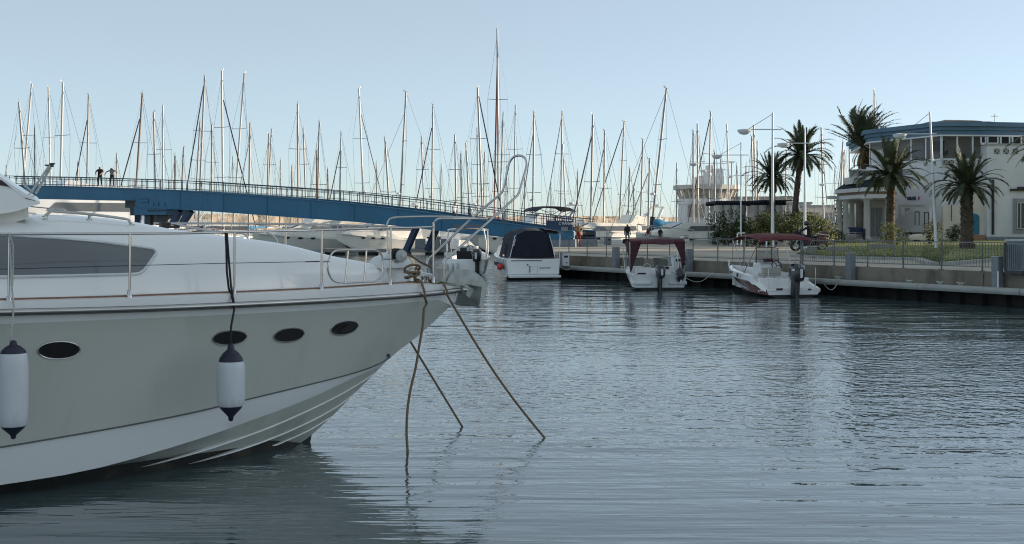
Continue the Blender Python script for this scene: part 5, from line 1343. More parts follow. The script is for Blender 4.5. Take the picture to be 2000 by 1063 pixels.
for s_ in (1,-1): m.box((-.62,s_*.30,.62),(.5,.18,.34))
m.box((-.80,0,.98),(.42,.5,.30)); m.build("luggage_case", mat("case_red", (.10,.015,.018), .35, coat=.4), t, bevel=.05)
m = MB(); m.bar((-.35,.30,1.02),(-1.0,.22,.92),.05,.04); m.box((-1.02,.22,.93),(.06,.1,.06)); m.build("chrome_trim", chrome, t)
m = MB(); m.tube([(.2,.2,.28),(-.3,.24,.26),(-.9,.24,.34)], .05, 8); m.build("exhaust", chrome_worn, t, smooth=60)
ride = dict(pelvis=(0,0,.95), waist=(0,-.05,1.10), chest=(0,-.12,1.32), neck=(0,-.15,1.46), head=(0,-.18,1.565), crown=(0,-.18,1.655), ls=(.18,-.12,1.40), rs=(-.18,-.12,1.40), le=(.30,-.35,1.22), re=(-.30,-.35,1.22), lh=(.36,-.60,1.16), rh=(-.36,-.60,1.16), lf=(.37,-.67,1.15), rf=(-.37,-.67,1.15),
    lhip=(.12,-.02,.92), rhip=(-.12,-.02,.92), lk=(.24,-.40,.80), rk=(-.24,-.40,.80), la=(.24,-.24,.36), ra=(-.24,-.24,.36), lt=(.25,-.40,.32), rt=(-.25,-.40,.32))
rd = person("person", "person in dark riding clothes and dark helmet sitting on the motorcycle", Vector((mc.x+.02, mc.y, mz-.01)), R(172)+R(90), ride, (cl_dark, cl_dark, cl_dark, True), hair=cowl_m)
m = MB(); m.ball((0,-.185,1.60), .15, 12, (.9,1.05,1.05)); hm_ = m.build("helmet", cowl_m, rd, smooth=60)
# ------------------------------------------------------------------ palms, shrubs
def palm(label, base, crown, r0, fl, nf, wind=(0,0,0), skirt=.5, bend=0.0, up=.15, seed=1, lo=-35):
    rs = random.Random(seed); base, crown = Vector(base), Vector(crown)
    t = thing("palm_tree", label, "palm", base, 0, "palm trees on the promenade")
    m = MB(); n = 26; pts, rr = [], []
    for k in range(n+1):
        f = k/n; p = base.lerp(crown, f) + Vector((bend*math.sin(math.pi*f*.9), 0, 0)); pts.append(p - Vector((0,0,.15 if k == 0 else 0)))
        rr.append(r0*(1.25-.35*f if f < .12 else 1.0-.12*f + (.35*max(0,(f-.8)/.2)**1.5)) * (1.08 if k % 2 else .95))
    m.tube(pts, rr, 10)
    for k in range(150):                      # old leaf bases
        f = rs.uniform(.25,1)**.7; a = rs.uniform(0,6.28); i = min(n-1, int(f*n)); p = pts[i].lerp(pts[i+1], f*n-i); r = rr[i]; d = Vector((math.cos(a),math.sin(a),0))
        q0 = p + d*r*.85; q1 = p + d*(r*1.22+.03) + Vector((0,0,.12)); sdv = Vector((-d.y,d.x,0))*.06
        m.tri(q0-sdv, q0+sdv, q1); m.tri(q0-sdv-Vector((0,0,.07)), q1, q0+sdv-Vector((0,0,.07)))
    m.build("trunk", bark_palm, t, smooth=40, world=True)
    def frond(mb, a, el, L, droop, mi, wl=.40):
        N = 15; p = crown + Vector((math.cos(a),math.sin(a),0))*r0*.5; d = Vector((math.cos(a)*math.cos(el), math.sin(a)*math.cos(el), math.sin(el)))
        pts_ = [p.copy()]; seg = L/N; wv = Vector(wind)
        for k in range(N):
            f = (k+1)/N; d = (d + Vector((0,0,-droop*f*.15)) + wv*f*.14).normalized(); p = p + d*seg; pts_.append(p.copy())
        mb.m = 1; mb.tube(pts_[:N-1], [.028*(1-.8*k/N) for k in range(N-1)], 4, cap=False)
        for k in range(3, N*3):
            f = k/(N*3.0); i = min(N-1, int(f*N)); q_ = pts_[i].lerp(pts_[i+1], f*N-i); dd = (pts_[i+1]-pts_[i]).normalized()
            sv = dd.cross(Vector((0,0,1))); sv = sv.normalized() if sv.length > .05 else Vector((1,0,0)); upv = sv.cross(dd)
            ll = wl*(math.sin(math.pi*min(1,.22+.78*f))**.6)*rs.uniform(.85,1.15)*(L/2.1)
            for s_ in (1,-1):
                e = q_ + sv*s_*ll*.62 + dd*ll*.72 + upv*ll*rs.uniform(.05,.30) - Vector((0,0,ll*.16))
                mb.m = mi if rs.random() < .75 else (1-mi if mi < 2 else 2)
                w_ = dd*.040*(L/2.1)
                mb.tri(q_-w_, q_+w_, e)
    cr = MB()
    for k in range(nf):
        f = k/nf; el = R(82) - (R(82)-R(lo))*f**.9 + rs.uniform(-.12,.12); a = k*2.39996 + rs.uniform(-.2,.2)
        frond(cr, a, el, fl*rs.uniform(.86,1.08)*(.82+.28*math.sin(math.pi*min(1,f+.15))), up + 1.3*(1-abs(2*f-1)*.5) if f > .12 else up, 1 if f < .35 or rs.random() < .3 else 0)
    cr.build("crown", [fr_dark, fr_mid, fr_dry], t, norm=False, world=True)
    if skirt:
        dk = MB()
        for k in range(int(26*skirt)):
            c0 = crown; a = rs.uniform(0,6.28); frond(dk, a, R(rs.uniform(-70,-20)), fl*rs.uniform(.25,.5)*(1+skirt*.3), .6, 2, .22)
        dk.build("dead_fronds", [fr_dry, fr_dry, fr_dry], t, norm=False, world=True)
    return t
def pz(px, py, D): return at(px, py, D)
palm("tall palm with a leaning trunk and broad dark crown behind the hedge", (at(1549,440,95).x,95,1.0), at(1566,303,95), .23, 2.75, 62, skirt=.35, bend=-.12, seed=3)
palm("shorter palm left of the tall leaning one, beside the lamp post", (at(1509,440,99).x,99,1.0), at(1508,347,99), .26, 2.45, 56, skirt=.3, seed=5)
palm("windswept palm with upright fronds and a brown skirt behind the portico", (at(1687,440,112).x,112,1.2), at(1690,289,112), .42, 4.3, 46, wind=(.75,0,.1), skirt=1.1, up=-.2, seed=8, lo=22)
palm("palm with arching fronds right in front of the portico roof and white facade", (at(1738,465,88).x,88,1.3), at(1741,343,88), .30, 3.0, 60, wind=(.25,0,0), skirt=.5, seed=12, lo=-25)
palm("thick trunked palm nearest the quay railing, in front of the blue arched door", (at(1889,494,70.5).x,70.5,1.05), at(1888,364,70.5), .36, 2.35, 54, skirt=.12, seed=15, lo=-28)
def palm_tip(): pass
# fronds of one more palm reach in at the right edge
palm("palm whose fronds reach into the view at the right edge by the blue cornice", (at(2045,480,82).x,82,1.2), at(2040,288,82), .3, 2.5, 34, skirt=.2, seed=19)

def shrub(name, label, cat, loc, size, n, tones, seed=0, leaf=.13, group=None, lobes=7, stem=True):
    rs = random.Random(seed); t = thing(name, label, cat, loc, 0, group); m = MB(); L = Vector(loc)
    cs = []
    for k in range(lobes):
        a = rs.uniform(0,6.28); r = rs.uniform(.15,.75); cs.append((Vector((size[0]*.5*r*math.cos(a), size[1]*.5*r*math.sin(a), size[2]*rs.uniform(.16,.82))), rs.uniform(.24,.42)))
    for k in range(n):
        c, r = rs.choice(cs); d = Vector((rs.gauss(0,1),rs.gauss(0,1),rs.gauss(0,1))).normalized()*rs.uniform(.35,1.0)**.5
        p = L + c + Vector((d.x*size[0]*r, d.y*size[1]*r, d.z*size[2]*r*.8))
        if p.z < L.z+.04: continue
        g = Vector((rs.gauss(0,1),rs.gauss(0,1),rs.gauss(0,1)+.8)).normalized(); s_ = g.orthogonal().normalized(); ll = leaf*rs.uniform(.7,1.4); w = s_*ll*.22
        m.m = rs.choice(tones); m.quad(p-w*.4, p+g*ll*.5-w, p+g*ll, p+g*ll*.5+w)
    m.build("foliage", [leaf_d, leaf_m, leaf_y], t, norm=False, world=True)
    if stem:
        s_ = MB()
        for k in range(5):
            c, r = rs.choice(cs); s_.tube([L-Vector((0,0,.05)), L+c*.5, L+c], [.035,.025,.012], 5)
        s_.build("stem", bark_m, t, world=True)
    return t
HG = "shrubs of the promenade hedge"
hd_ = [("leftmost dark dense shrub of the hedge, beside the moored boats",1416,97,2.6,2.5,(0,0,1),1700),("dark shrub of the hedge behind the thin lamp post",1448,94,2.6,2.35,(0,1,1),1700),("yellow green shrub of the hedge left of the white lamp post",1482,90,2.7,2.3,(0,1,1,2),1700),("green shrub of the hedge behind the white lamp post",1514,88,2.8,2.5,(0,1,1),1800),("loose shrub of the hedge between lamp post and motorcycle",1548,86,2.7,2.5,(0,1,2),1700),("tall yellow green shrub of the hedge behind the motorcycle",1585,84,2.4,2.6,(1,1,2,2),1500),("sparse yellow green shrub at the right end of the hedge",1618,83,1.7,2.0,(1,2,2),700)]
for i, (lb, px, D, w, h, tn, n) in enumerate(hd_): shrub("shrub", lb, "shrub", (at(px,470,D).x, D, 1.0), (w, w, h), n, tn, seed=30+i, group=HG, leaf=.19)
shrub("shrub", "round yellow green shrub below the palm by the portico", "shrub", (at(1745,470,80).x,80,1.2), (1.5,1.5,1.45), 900, (1,2,2), 51, .14)
shrub("shrub", "yellow green shrub beside the slanting lamp post in front of the stair", "shrub", (at(1814,470,84).x,84,1.25), (1.6,1.5,1.75), 900, (1,2,2,0), 52, .14)
shrub("shrub", "dark round shrub left of the thick palm trunk", "shrub", (at(1866,468,92).x,92,1.35), (1.35,1.3,1.5), 900, (0,0,1), 53, .14)
shrub("shrub", "tall dark cypress like shrub behind the portico columns", "shrub", (at(1648,470,104).x,104,1.2), (1.3,1.3,3.6), 1400, (0,0,0), 54, .16, lobes=10)
shrub("shrub", "dark low shrub left of the portico bench", "shrub", (at(1634,470,92).x,92,1.2), (1.8,1.2,1.2), 700, (0,0,1), 55, .14)
shrub("shrub", "dark leafy tree standing between the pergola and the tall palm", "tree", (at(1524,440,108).x,108,1.0), (2.4,2.4,3.3), 1500, (0,0,1), 56, .17)
# cycad with long arching leaves in front of the doorway
rs = random.Random(5); cc = Vector((at(1790,466,93).x,93,1.3)); t = thing("cycad", "low cycad with long arching leaves in front of the terrace doorway", "plant", cc); m = MB()
for k in range(14):
    a = k*2.4; d = Vector((math.cos(a),math.sin(a),0)); pts = [cc + d*(1.5*f) + Vector((0,0,.25+1.9*f-1.7*f*f)) for f in [j/8 for j in range(9)]]
    for j in range(8):
        sv = Vector((-d.y,d.x,0))*.16*math.sin(math.pi*(j+1)/9.5); sv2 = Vector((-d.y,d.x,0))*.16*math.sin(math.pi*(j+2)/9.5); m.quad(pts[j]-sv, pts[j]+sv, pts[j+1]+sv2, pts[j+1]-sv2)
m.build("leaves", leaf_d, t, norm=False, world=True); m = MB(); m.lathe([(.22,-.1),(.26,.15),(.15,.35),(0,.4)], cc, 10); m.build("trunk", bark_palm, t, world=True)

# ------------------------------------------------------------------ railings along the quay
def railing(a0, a1, label, dense, step):
    c = q((a0+a1)/2, .92, GZ); t = thing("quay_railing", label, "railing", c)
    z0, z1 = GZ+.02, 1.99; n = int(round((a1-a0)/step))
    for k in range(n+1):
        a = a0 + (a1-a0)*k/n; m = MB(); m.bar(q(a,.92,z0), q(a,.92,z1+.02), .042, .042); m.box(q(a,.92,z0+.01), (.13,.13,.02)); m.build("post", fence_grey, t, world=True)
    m = MB(); m.bar(q(a0,.92,z1), q(a1,.92,z1), .05 if dense else .03, .035); m.build("top_rail", fence_grey, t, world=True)
    m = MB(); m.bar(q(a0,.92,z0+.14), q(a1,.92,z0+.14), .035, .03); m.build("bottom_rail", fence_grey, t, world=True)
    m = MB()
    if dense:
        nb = int((a1-a0)/.115)
        for k in range(nb):
            a = a0+(a1-a0)*(k+.5)/nb; m.bar(q(a,.92,z0+.14), q(a,.92,z1), .012, .012)
        m.build("bar_infill", fence_grey, t, world=True)
    else:
        for z in (1.25,1.5,1.75): m.tube([q(a0,.92,z), q(a1,.92,z)], .005, 4)
        m.build("cable_infill", fence_grey, t, world=True)
railing(1.0, 17.5, "wire railing along the quay from the bridge to the hedge", False, 1.65)
railing(17.6, 29.2, "grey railing with close vertical bars in front of the lawn", True, 1.66)
railing(31.0, 45.0, "grey barred railing at the right edge beyond the cabinet", True, 2.0)
# quay furniture
for i, (px, lb) in enumerate(((1203,"grey square mooring post left of the maroon canopied boat"),(1345,"grey square mooring post between the two canopied motorboats"),(1661,"grey square mooring post standing below the lawn, right of the red boat"),(1948,"grey square mooring post near the right edge"))):
    cpx = (px-1000)/FPX; b_q = .52; P0 = Q0 + QM*b_q; a = (cpx*P0.y - P0.x)/(QE.x - cpx*QE.y)
    t = thing("mooring_post", lb, "post", q(a,b_q,.5), 0, "square mooring posts on the quay beam"); m = MB(); m.box(q(a,b_q,1.02), (.26,.26,1.04), rz=math.atan2(QE.y,QE.x)); m.build("shaft", post_grey, t, world=True, bevel=.015)
    m = MB(); m.box(q(a,b_q,1.55), (.28,.28,.02), rz=math.atan2(QE.y,QE.x)); m.build("top_plate", galv, t, world=True)
    if px > 1900: m = MB(); m.tube([q(a+.12,b_q-.12,1.1), q(a+.12,b_q-.12,.52)], .025, 6); m.build("cable", white_paint, t, world=True)
for i, (px, lb) in enumerate(((1636,"small mooring cleat on the quay beam left of the square post"),(1776,"small mooring cleat on the quay beam below the kerb end"),(1836,"small mooring cleat on the quay beam, middle of the right half"),(1876,"small pale mooring cleat on the quay beam before the thick palm"),(1215,"small mooring cleat beside the maroon canopied boat"))):
    cpx = (px-1000)/FPX; P0 = Q0 + QM*.2; a = (cpx*P0.y - P0.x)/(QE.x - cpx*QE.y); m = MB(); p = q(a,.2,.598)
    m.tube([p+QE*-.14+Vector((0,0,.09)), p+Vector((0,0,.07)), p+QE*.14+Vector((0,0,.09))], .025, 6); m.tube([p+QE*.05, p+QE*.05+Vector((0,0,.07))], .025, 6); m.tube([p-QE*.05, p-QE*.05+Vector((0,0,.07))], .025, 6)
    tag(m.build("mooring_cleat", galv, smooth=60), lb, "cleat", "mooring cleats on the quay")
def pedestal(px, y0, y1, D, w, label, mm, name, cat):
    p = at(px, y1, D); z1 = ZC-(y0-HZ)*D/FPX; t = thing(name, label, cat, p, math.atan2(QE.y,QE.x)+R(90)); h = z1-p.z
    m = MB(); m.box((0,0,h/2),(w,.42,h)); m.build("housing", mm, t, bevel=.03); m = MB(); m.box((0,0,h+.015),(w+.06,.48,.04)); m.build("lid", galv, t, bevel=.01)
    m = MB(); m.box((0,-.215,h*.72),(w*.55,.012,h*.16)); m.box((w*.1,-.215,h*.25),(w*.2,.012,h*.08)); m.build("socket_panel", steel_dk, t); return t
pedestal(1101,494,519.5,60.0,.40,"white service pedestal on the quay corner right of the cruiser",white_paint,"service_pedestal","pedestal")
pedestal(1319,500,529.5,52.7,.52,"white notice box behind the right leg of the maroon canopy",white_paint,"service_pedestal","pedestal")
pedestal(1337,460,479,100,.62,"white utility cabinet at the back of the promenade above the maroon canopy",gel_cream,"utility_cabinet","cabinet")
pedestal(1187,463,482,99,.44,"dark grey bollard box at the back of the promenade left of the walking man",post_grey,"utility_cabinet","cabinet")
t = thing("utility_cabinet", "tall dark grey ribbed cabinet standing at the right edge of the quay", "cabinet", at(1992,535,38.6), math.atan2(QE.y,QE.x)); h = .92
m = MB(); m.box((0,0,h/2+.08),(.62,.5,h)); m.build("housing", post_grey, t, bevel=.015); m = MB(); m.box((0,0,h+.12),(.70,.58,.07)); m.build("lid", galv, t, bevel=.02)
m = MB()
for k in range(8): m.box((-.26+k*.075,-.262,h/2+.06),(.022,.03,h*.86))
m.build("rib_panel", fence_grey, t); m = MB(); m.box((-.34,0,h/2+.06),(.07,.54,h)); m.box((0,0,.05),(.66,.54,.1)); m.build("side_frame", black, t)
for i, (px, py, D, w, lb) in enumerate(((1633,499,66,1.05,"long pale concrete block on the lawn right of the motorcycle"),(1722,492,72,1.35,"long pale concrete block on the lawn below the round shrub"),(1582,502,62,.5,"low rounded concrete block behind the red bimini"))):
    p = at(px,py,D); t = thing("concrete_block", lb, "block", p, R(-8), "concrete blocks on the lawn"); m = MB(); m.box((0,0,.22),(w,.42,.48)); m.build("block", conc, t, bevel=.03)
    m = MB(); m.box((w/2+.008,0,.24),(.016,.38,.44)); m.build("lit_end_face", conc_pale, t, bevel=.004)  # paler plate on the right end: sunlight put into its colour
p = at(1672,468,92); t = thing("bench", "dark blue bench with pale end frames in front of the portico", "bench", p)
m = MB(); m.box((0,0,.45),(1.1,.45,.07)); m.build("seat", letter_blue, t); m = MB(); m.box((0,.22,.72),(1.1,.06,.38)); m.build("backrest", letter_blue, t)
for s_ in (1,-1): m = MB(); m.box((s_*.6,0,.4),(.07,.5,.82)); m.build("leg", stone_c if s_ < 0 else cl_navy, t)
p = at(1690,468,95)
for i, (px, py, D, lb) in enumerate(((1800,466,91,"cream rounded stone bench slab under the cycad"),(1660,467,91,"rounded boulder beside the dark blue bench"))):
    c = at(px,py,D); m = MB(); m.lathe([(.0,-.1),(.42,-.1),(.46,.1),(.40,.26),(.2,.34),(0,.35)], c, 12); m.v = [(c.x+(v[0]-c.x)*(2.1 if i == 0 else .8), v[1], v[2]) for v in m.v]; tag(m.build("boulder" if i else "stone_slab", stucco_cream if i == 0 else conc, smooth=50), lb, "stone")
# ------------------------------------------------------------------ lamp posts with a long arm and bowl shaped lamp
def lamp(px_base, py_base, D, ytop, yarm, px_l, px_r, label, px_top=None, thin=False, stay=True):
    b = at(px_base, py_base, D); px_top = px_top or px_base; tp = at(px_top, ytop, D); k = D/FPX
    t = thing("street_lamp", label, "street lamp", b, 0, "lamp posts with long arms")
    r = .085 if not thin else .06
    m = MB(); m.tube([b-Vector((0,0,.1)), b.lerp(tp,.35), tp], [r*1.25, r, r*.6], 8); m.lathe([(r*2,0),(r*2,.04),(r*1.3,.06)], b, 8); m.build("pole", white_paint, t, smooth=60, world=True)
    za = ZC-(yarm-HZ)*k; x0 = b.x+(tp.x-b.x)*(za-b.z)/(tp.z-b.z); xl = (px_l-1000)*k; xr = (px_r-1000)*k
    m = MB(); m.tube([(xl+.35,D,za),(xr,D,za)], .035, 6); ar = m.build("arm", white_paint, t, smooth=60, world=True)
    if stay: m = MB(); m.tube([tp-Vector((0,0,.08)), (xl+.6,D,za+.02)], .014, 4); m.build("stay_wire", wire_m, ar, world=True)
    m = MB(); c = Vector((xl+.36,D,za)); rows = []
    for f, zz in ((1.0,-.02),(.98,-.07),(.86,-.20),(.6,-.31),(.25,-.36),(.0,-.37)): rows.append([c + Vector((.40*f*math.cos(a), .33*f*math.sin(a), zz*.82)) for a in [2*math.pi*j/16 for j in range(16)]])
    m.loft(rows, wrap=True); m.loft([[c + Vector((.40*math.cos(a),.33*math.sin(a),-.02)) for a in [2*math.pi*j/16 for j in range(16)]], [c+Vector((.0,.0,.05))]*16], wrap=True); m.build("lamp_bowl", white_paint, t, smooth=50, world=True)
lamp(1509,496,69.5,220,253,1441,1527,"nearest white lamp post in front of the hedge")
lamp(1829,491,71,218,262,1745,1829,"leaning white lamp post on the lawn in front of the restaurant", px_top=1816)
lamp(1572,487,81,251,280,1519,1588,"white lamp post right of the tall leaning palm", )
lamp(1447,482,93,278,303,1391,1462,"thin white lamp post left of the pergola", thin=True)
lamp(1409,465,118,304,319,1347,1420,"far lamp post in front of the harbour tower, left of two", thin=True, stay=False)
lamp(1421,462,136,322,332,1367,1424,"far lamp post in front of the harbour tower, right of two", thin=True, stay=False)
lamp(1458,460,140,315,343,1420,1467,"far lamp post above the pergola roof", thin=True, stay=False)
lamp(1631,455,150,345,359,1600,1640,"far lamp post left of the portico", thin=True, stay=False)
# white tubular stands near the posts
for px, py, D, lb in ((1440,478,88,"white bent tube stand by the thin lamp post"),(1497,497,66,"white bent tube stand by the nearest lamp post")):
    p = at(px,py,D); m = MB(); m.tube([p, p+Vector((0,0,.75)), p+Vector((.05,0,.82)), p+Vector((.55,0,.82))], .045, 6); m.tube([p+Vector((.3,0,0)), p+Vector((.3,0,.8))], .04, 6); tag(m.build("tube_stand", white_paint, smooth=60), lb, "stand")
# ------------------------------------------------------------------ restaurant building
bd_ = thing("restaurant_building", "white two storey restaurant with blue cornice and glazed upper floor at the right", "building", (36,101,1.3))
def B(m, name, mm, parent=None, **k): return m.build(name, mm, parent or bd_, world=True, **k)
def gp(px, D): return ((px-1000)*D/FPX, D)
def zz(py, D): return ZC-(py-HZ)*D/FPX
U = [gp(1697,108.5), gp(1838,100.0), gp(1931,100.3), gp(2060,101.6), (56,112), (34,124)]
def ring_off(poly, o):
    n = len(poly); out = []
    for i in range(n):
        a, b, c = Vector(poly[i-1]), Vector(poly[i]), Vector(poly[(i+1) % n]); d1 = (b-a).normalized(); d2 = (c-b).normalized()
        n1 = Vector((d1.y,-d1.x)); n2 = Vector((d2.y,-d2.x)); bi = (n1+n2).normalized(); out.append(tuple(b + bi*o/max(.4, bi.dot(n1))))
    return out
zs_, zc_, zt_ = 7.85, 9.95, 10.95
m = MB(); Lw = ring_off(U, -.10); m.prism(Lw, 1.0, zs_); B(m, "wall", stucco)
m = MB(); m.prism(ring_off(U,-.35), zs_+.002, zs_+.12); B(m, "upper_floor", conc)
m = MB(); m.prism(ring_off(U,-2.2), zs_+.1, zc_); B(m, "inner_wall", stucco_cream)
for k, (za, zb, o, mm) in enumerate(((zc_, zc_+.36, .04, cornice_b),(zc_+.36, zc_+.66, .20, cornice_b),(zc_+.66, zt_+.02, .42, cornice_b))):
    m = MB(); r = ring_off(U, o); m.prism(r, za+.004*k, zb); B(m, "cornice", mm)
m = MB(); m.prism(ring_off(U,.10), zc_-.12, zc_-.002); B(m, "cornice_soffit", stucco)
# glazing: frames and panes along the faces of the upper floor
G = ring_off(U, -.12)
def glaze(p, q_, n, big=True):
    p, q_ = Vector(p), Vector(q_); d = (q_-p); Ln = d.length; d.normalize(); nn = Vector((d.y,-d.x))
    for k in range(n+1):
        c = p + d*Ln*k/n; m = MB(); m.box((c.x,c.y,(zs_+zc_)/2),(.12,.14,zc_-zs_-.02), rz=math.atan2(d.y,d.x)); B(m, "window_frame", stucco if k in (0,n) else white_paint)
    for k in range(n):
        a = p + d*(Ln*k/n+.07); b = p + d*(Ln*(k+1)/n-.07); m = MB(); m.slab([(*a,zs_+.18),(*b,zs_+.18),(*b,zc_-.14),(*a,zc_-.14)], (nn.x*.02,nn.y*.02,0)); B(m, "window_pane", clear_glass)
    m = MB(); m.bar((*p,zs_+.10),(*q_,zs_+.10),.16,.16); B(m, "window_sill", white_paint)
glaze(G[0], G[1], 5); glaze(G[1], G[2], 3); glaze(G[2], G[3], 4)
m = MB()                                       # blinds, counters and a dark stair seen through the glass
for (x, y, w, h, z) in ((34.2,103.6,1.2,1.3,8.6),(37.6,103.8,.9,1.6,8.8),(31.5,106,1.4,1.1,8.5)): m = MB(); m.box((x,y,z),(w,.1,h)); B(m, "interior_screen", white_paint)
m = MB(); m.bar((35,102.5,8.0),(37.4,102.6,9.6),.3,.2); m.box((36.2,102.9,9.2),(2.6,.2,.9)); B(m, "interior_stair", steel_dk)
m = MB(); rs = random.Random(3); rows = []     # crumpled roof membrane rising behind the cornice
for k in range(25):
    f = k/24; x = 33.6+10.2*f; base = Vector((x, 102.2+.03*k)); z = zt_ + .35*math.sin(math.pi*min(1,f*1.6))**.6*(1 if f < .6 else .75) + rs.uniform(-.05,.05)
    rows.append([(x,101.0+.02*k,zt_-.1),(x+rs.uniform(-.1,.1),101.2,zt_+(z-zt_)*.7),(x,102.0,z),(x,104,z-.3),(x,108,zt_-.1)])
m.loft(rows); B(m, "roof_membrane", tent, smooth=None)
# right wing, slightly forward
WX0, WY = 38.05, 99.0
m = MB(); m.prism([(WX0,WY),(62,WY),(62,104),(WX0,104)], 1.0, 9.05); B(m, "side_wing", stucco)
m = MB(); m.box((50,WY-.02,1.45),(24,.10,.5)); B(m, "plinth", mat("plinth_blue_grey", (.22,.25,.28), .8))
m = MB(); m.box((50,WY+.1,9.1),(24.1,.4,.12)); B(m, "parapet_cap", conc_pale)
def pierced(px, py, D, r=.20, nm="pierced_vent"):
    c = at(px,py,D); y = D-.02; m = MB()
    m.box((c.x,y,c.z),(2*r,.05,2*r)); o = B(m, nm, steel_dk)
    m = MB()
    for s_ in (1,-1): m.bar((c.x-r*.95,y-.035,c.z-s_*r*.95),(c.x+r*.95,y-.035,c.z+s_*r*.95),.05,.07)
    m.ball((c.x,y-.03,c.z), r*.22, 8); B(m, "vent_cross", stone_c, o)
for px in (1947,1965,1983.5): pierced(px,295.5,WY)
for px in (1847.5,1858): pierced(px,317.5,99.95, .19)
pf = Vector(Lw[0]); pe = Vector(Lw[1]); fd = (pe-pf).normalized(); fn = Vector((fd.y,-fd.x)); fa = math.atan2(fd.y, fd.x)
def on_face(px, py, out=0.0):                  # point on the left facade (the one with the TERRASSE sign)
    c = (px-1000)/FPX; s = (c*pf.y-pf.x)/(fd.x-c*fd.y); p = pf+fd*s; return Vector((p.x+fn.x*out, p.y+fn.y*out, ZC-(py-HZ)*p.y/FPX))
for px in (1808,1824):
    c = on_face(px,319,.02); m = MB(); m.box(c,(.38,.05,.38),rz=fa); o = B(m, "pierced_vent", steel_dk); m = MB()
    for s_ in (1,-1): m.bar(c+Vector((fn.x*.035-fd.x*.18,fn.y*.035-fd.y*.18,-s_*.18)), c+Vector((fn.x*.035+fd.x*.18,fn.y*.035+fd.y*.18,s_*.18)),.05,.09)
    B(m, "vent_cross", stone_c, o)
Mt = Matrix.Translation(on_face(1780.5,388,.03)) @ Matrix.Rotation(fa,4,'Z') @ Matrix.Rotation(R(90),4,'X')
words("TERRASSE", .42, letter_blue, "sign_lettering", bd_, Mt, .02, sx=.62)
c = on_face(1795,387,.03); m = MB(); m.slab([c+Vector((fd.x*a,fd.y*a,b)) for a, b in ((-.1,-.12),(.02,-.16),(.12,.10),(.0,.14))], (fn.x*.02,fn.y*.02,0)); B(m, "sign_mark", letter_red)
# doorway in a stepped surround
m = MB(); m.slab([on_face(1757,470,.02), on_face(1757,400,.02), on_face(1806,400,.02), on_face(1806,470,.02)], (fn.x*.12,fn.y*.12,0)); B(m, "door_surround", stone_c)
m = MB(); m.slab([on_face(1763,470,.15), on_face(1763,405,.15), on_face(1803,405,.15), on_face(1803,470,.15)], (fn.x*.02,fn.y*.02,0)); B(m, "door_recess", stucco)
m = MB(); m.slab([on_face(1771,470,.18), on_face(1771,407,.18), on_face(1802,407,.18), on_face(1802,470,.18)], (fn.x*.02,fn.y*.02,0)); dr = B(m, "door", dark_glass)
m = MB(); m.bar(on_face(1789,470,.215), on_face(1789,407,.215), .06,.06); m.bar(on_face(1771,416,.215), on_face(1802,416,.215), .05,.05); B(m, "door_frame", white_paint, dr)
# low stair parapet rising to the right, with openings
st = [(1772,468),(1772,431),(1806,405.5),(1841,405.5),(1841,468)]
m = MB(); m.slab([on_face(x,y,1.3) for x, y in st], (-fn.x*.25,-fn.y*.25,0)); sp_ = B(m, "stair_parapet", stucco)
for x0, x1, y0, y1 in ((1812.5,1820.5,414,440),(1831,1839,415,446)):
    m = MB(); 
    for a, b in (((x0,y0),(x1,y0)),((x0,y0),(x0,y1)),((x1,y0),(x1,y1))): m.bar(on_face(*a,1.32), on_face(*b,1.32), .05,.05)
    B(m, "gate_frame", cl_navy, sp_)
# stair wall with its sunlight put in as cream stucco; arched blue door
fr = [(1842,468),(1842,403),(1868,402),(1883,391),(1923,358),(1923,468)]
m = MB(); m.slab([at(x,y,99.55) for x, y in fr], (0,.28,0)); sw = B(m, "sunlit_stair_wall", stucco_cream)
m = MB(); dp = [(1896,458),(1896,424)] + [(1904.5-8.5*math.cos(R(a)), 426-8.5*math.sin(R(a))*1.0) for a in range(20,180,20)] + [(1913,424),(1913,458)]
m.slab([at(x,y,99.50) for x, y in dp], (0,.03,0)); ad = B(m, "arched_door", door_blue, sw)
m = MB(); m.tube([at(x,y,99.49) for x, y in dp], .05, 5); B(m, "door_surround", letter_blue, ad)
m = MB(); m.box((at(1908,463,99.3).x,99.3,zz(464,99.3)),(1.1,.5,.42)); B(m, "door_step", mat("step_brick", (.33,.20,.13), .85, var=.2))
m = MB(); m.bar(at(1858.5,400,99.5), at(1858.5,432,99.5), .04,.04); B(m, "wall_pipe", steel_dk, sw)
m = MB(); m.tube([at(1939.5,351,98.9), at(1939.5,458,98.9)], .11, 6); B(m, "downpipe", steel_dk)
m = MB(); m.box((at(1997,370,98.9).x,98.85,zz(371,98.9)),(2.0,.12,.18)); m.box((at(1993,367,98.9).x,98.85,zz(367,98.9)),(.5,.14,.16)); m.box((at(2006,367,98.9).x,98.85,zz(367,98.9)),(.5,.14,.16)); B(m, "timber_bracket", mat("timber_dark", (.05,.04,.035), .8))
m = MB(); m.slab([at(1979,455,98.9), at(1979,388,98.9), at(2040,388,98.9), at(2040,455,98.9)], (0,-.06,0)); wf = B(m, "window_surround", mat("surround_grey", (.30,.30,.30), .8))
m = MB(); m.slab([at(1986.5,447,98.8), at(1986.5,396,98.8), at(2032,396,98.8), at(2032,447,98.8)], (0,-.03,0)); B(m, "window_pane", clear_glass, wf)
m = MB()
for x in (1987,1993.5,2010,2031): m.bar(at(x,447,98.75), at(x,396,98.75), .08,.06)
for y in (396.5,446.5): m.bar(at(1986,y,98.75), at(2032,y,98.75), .08,.06)
B(m, "window_frame", stone_c, wf)
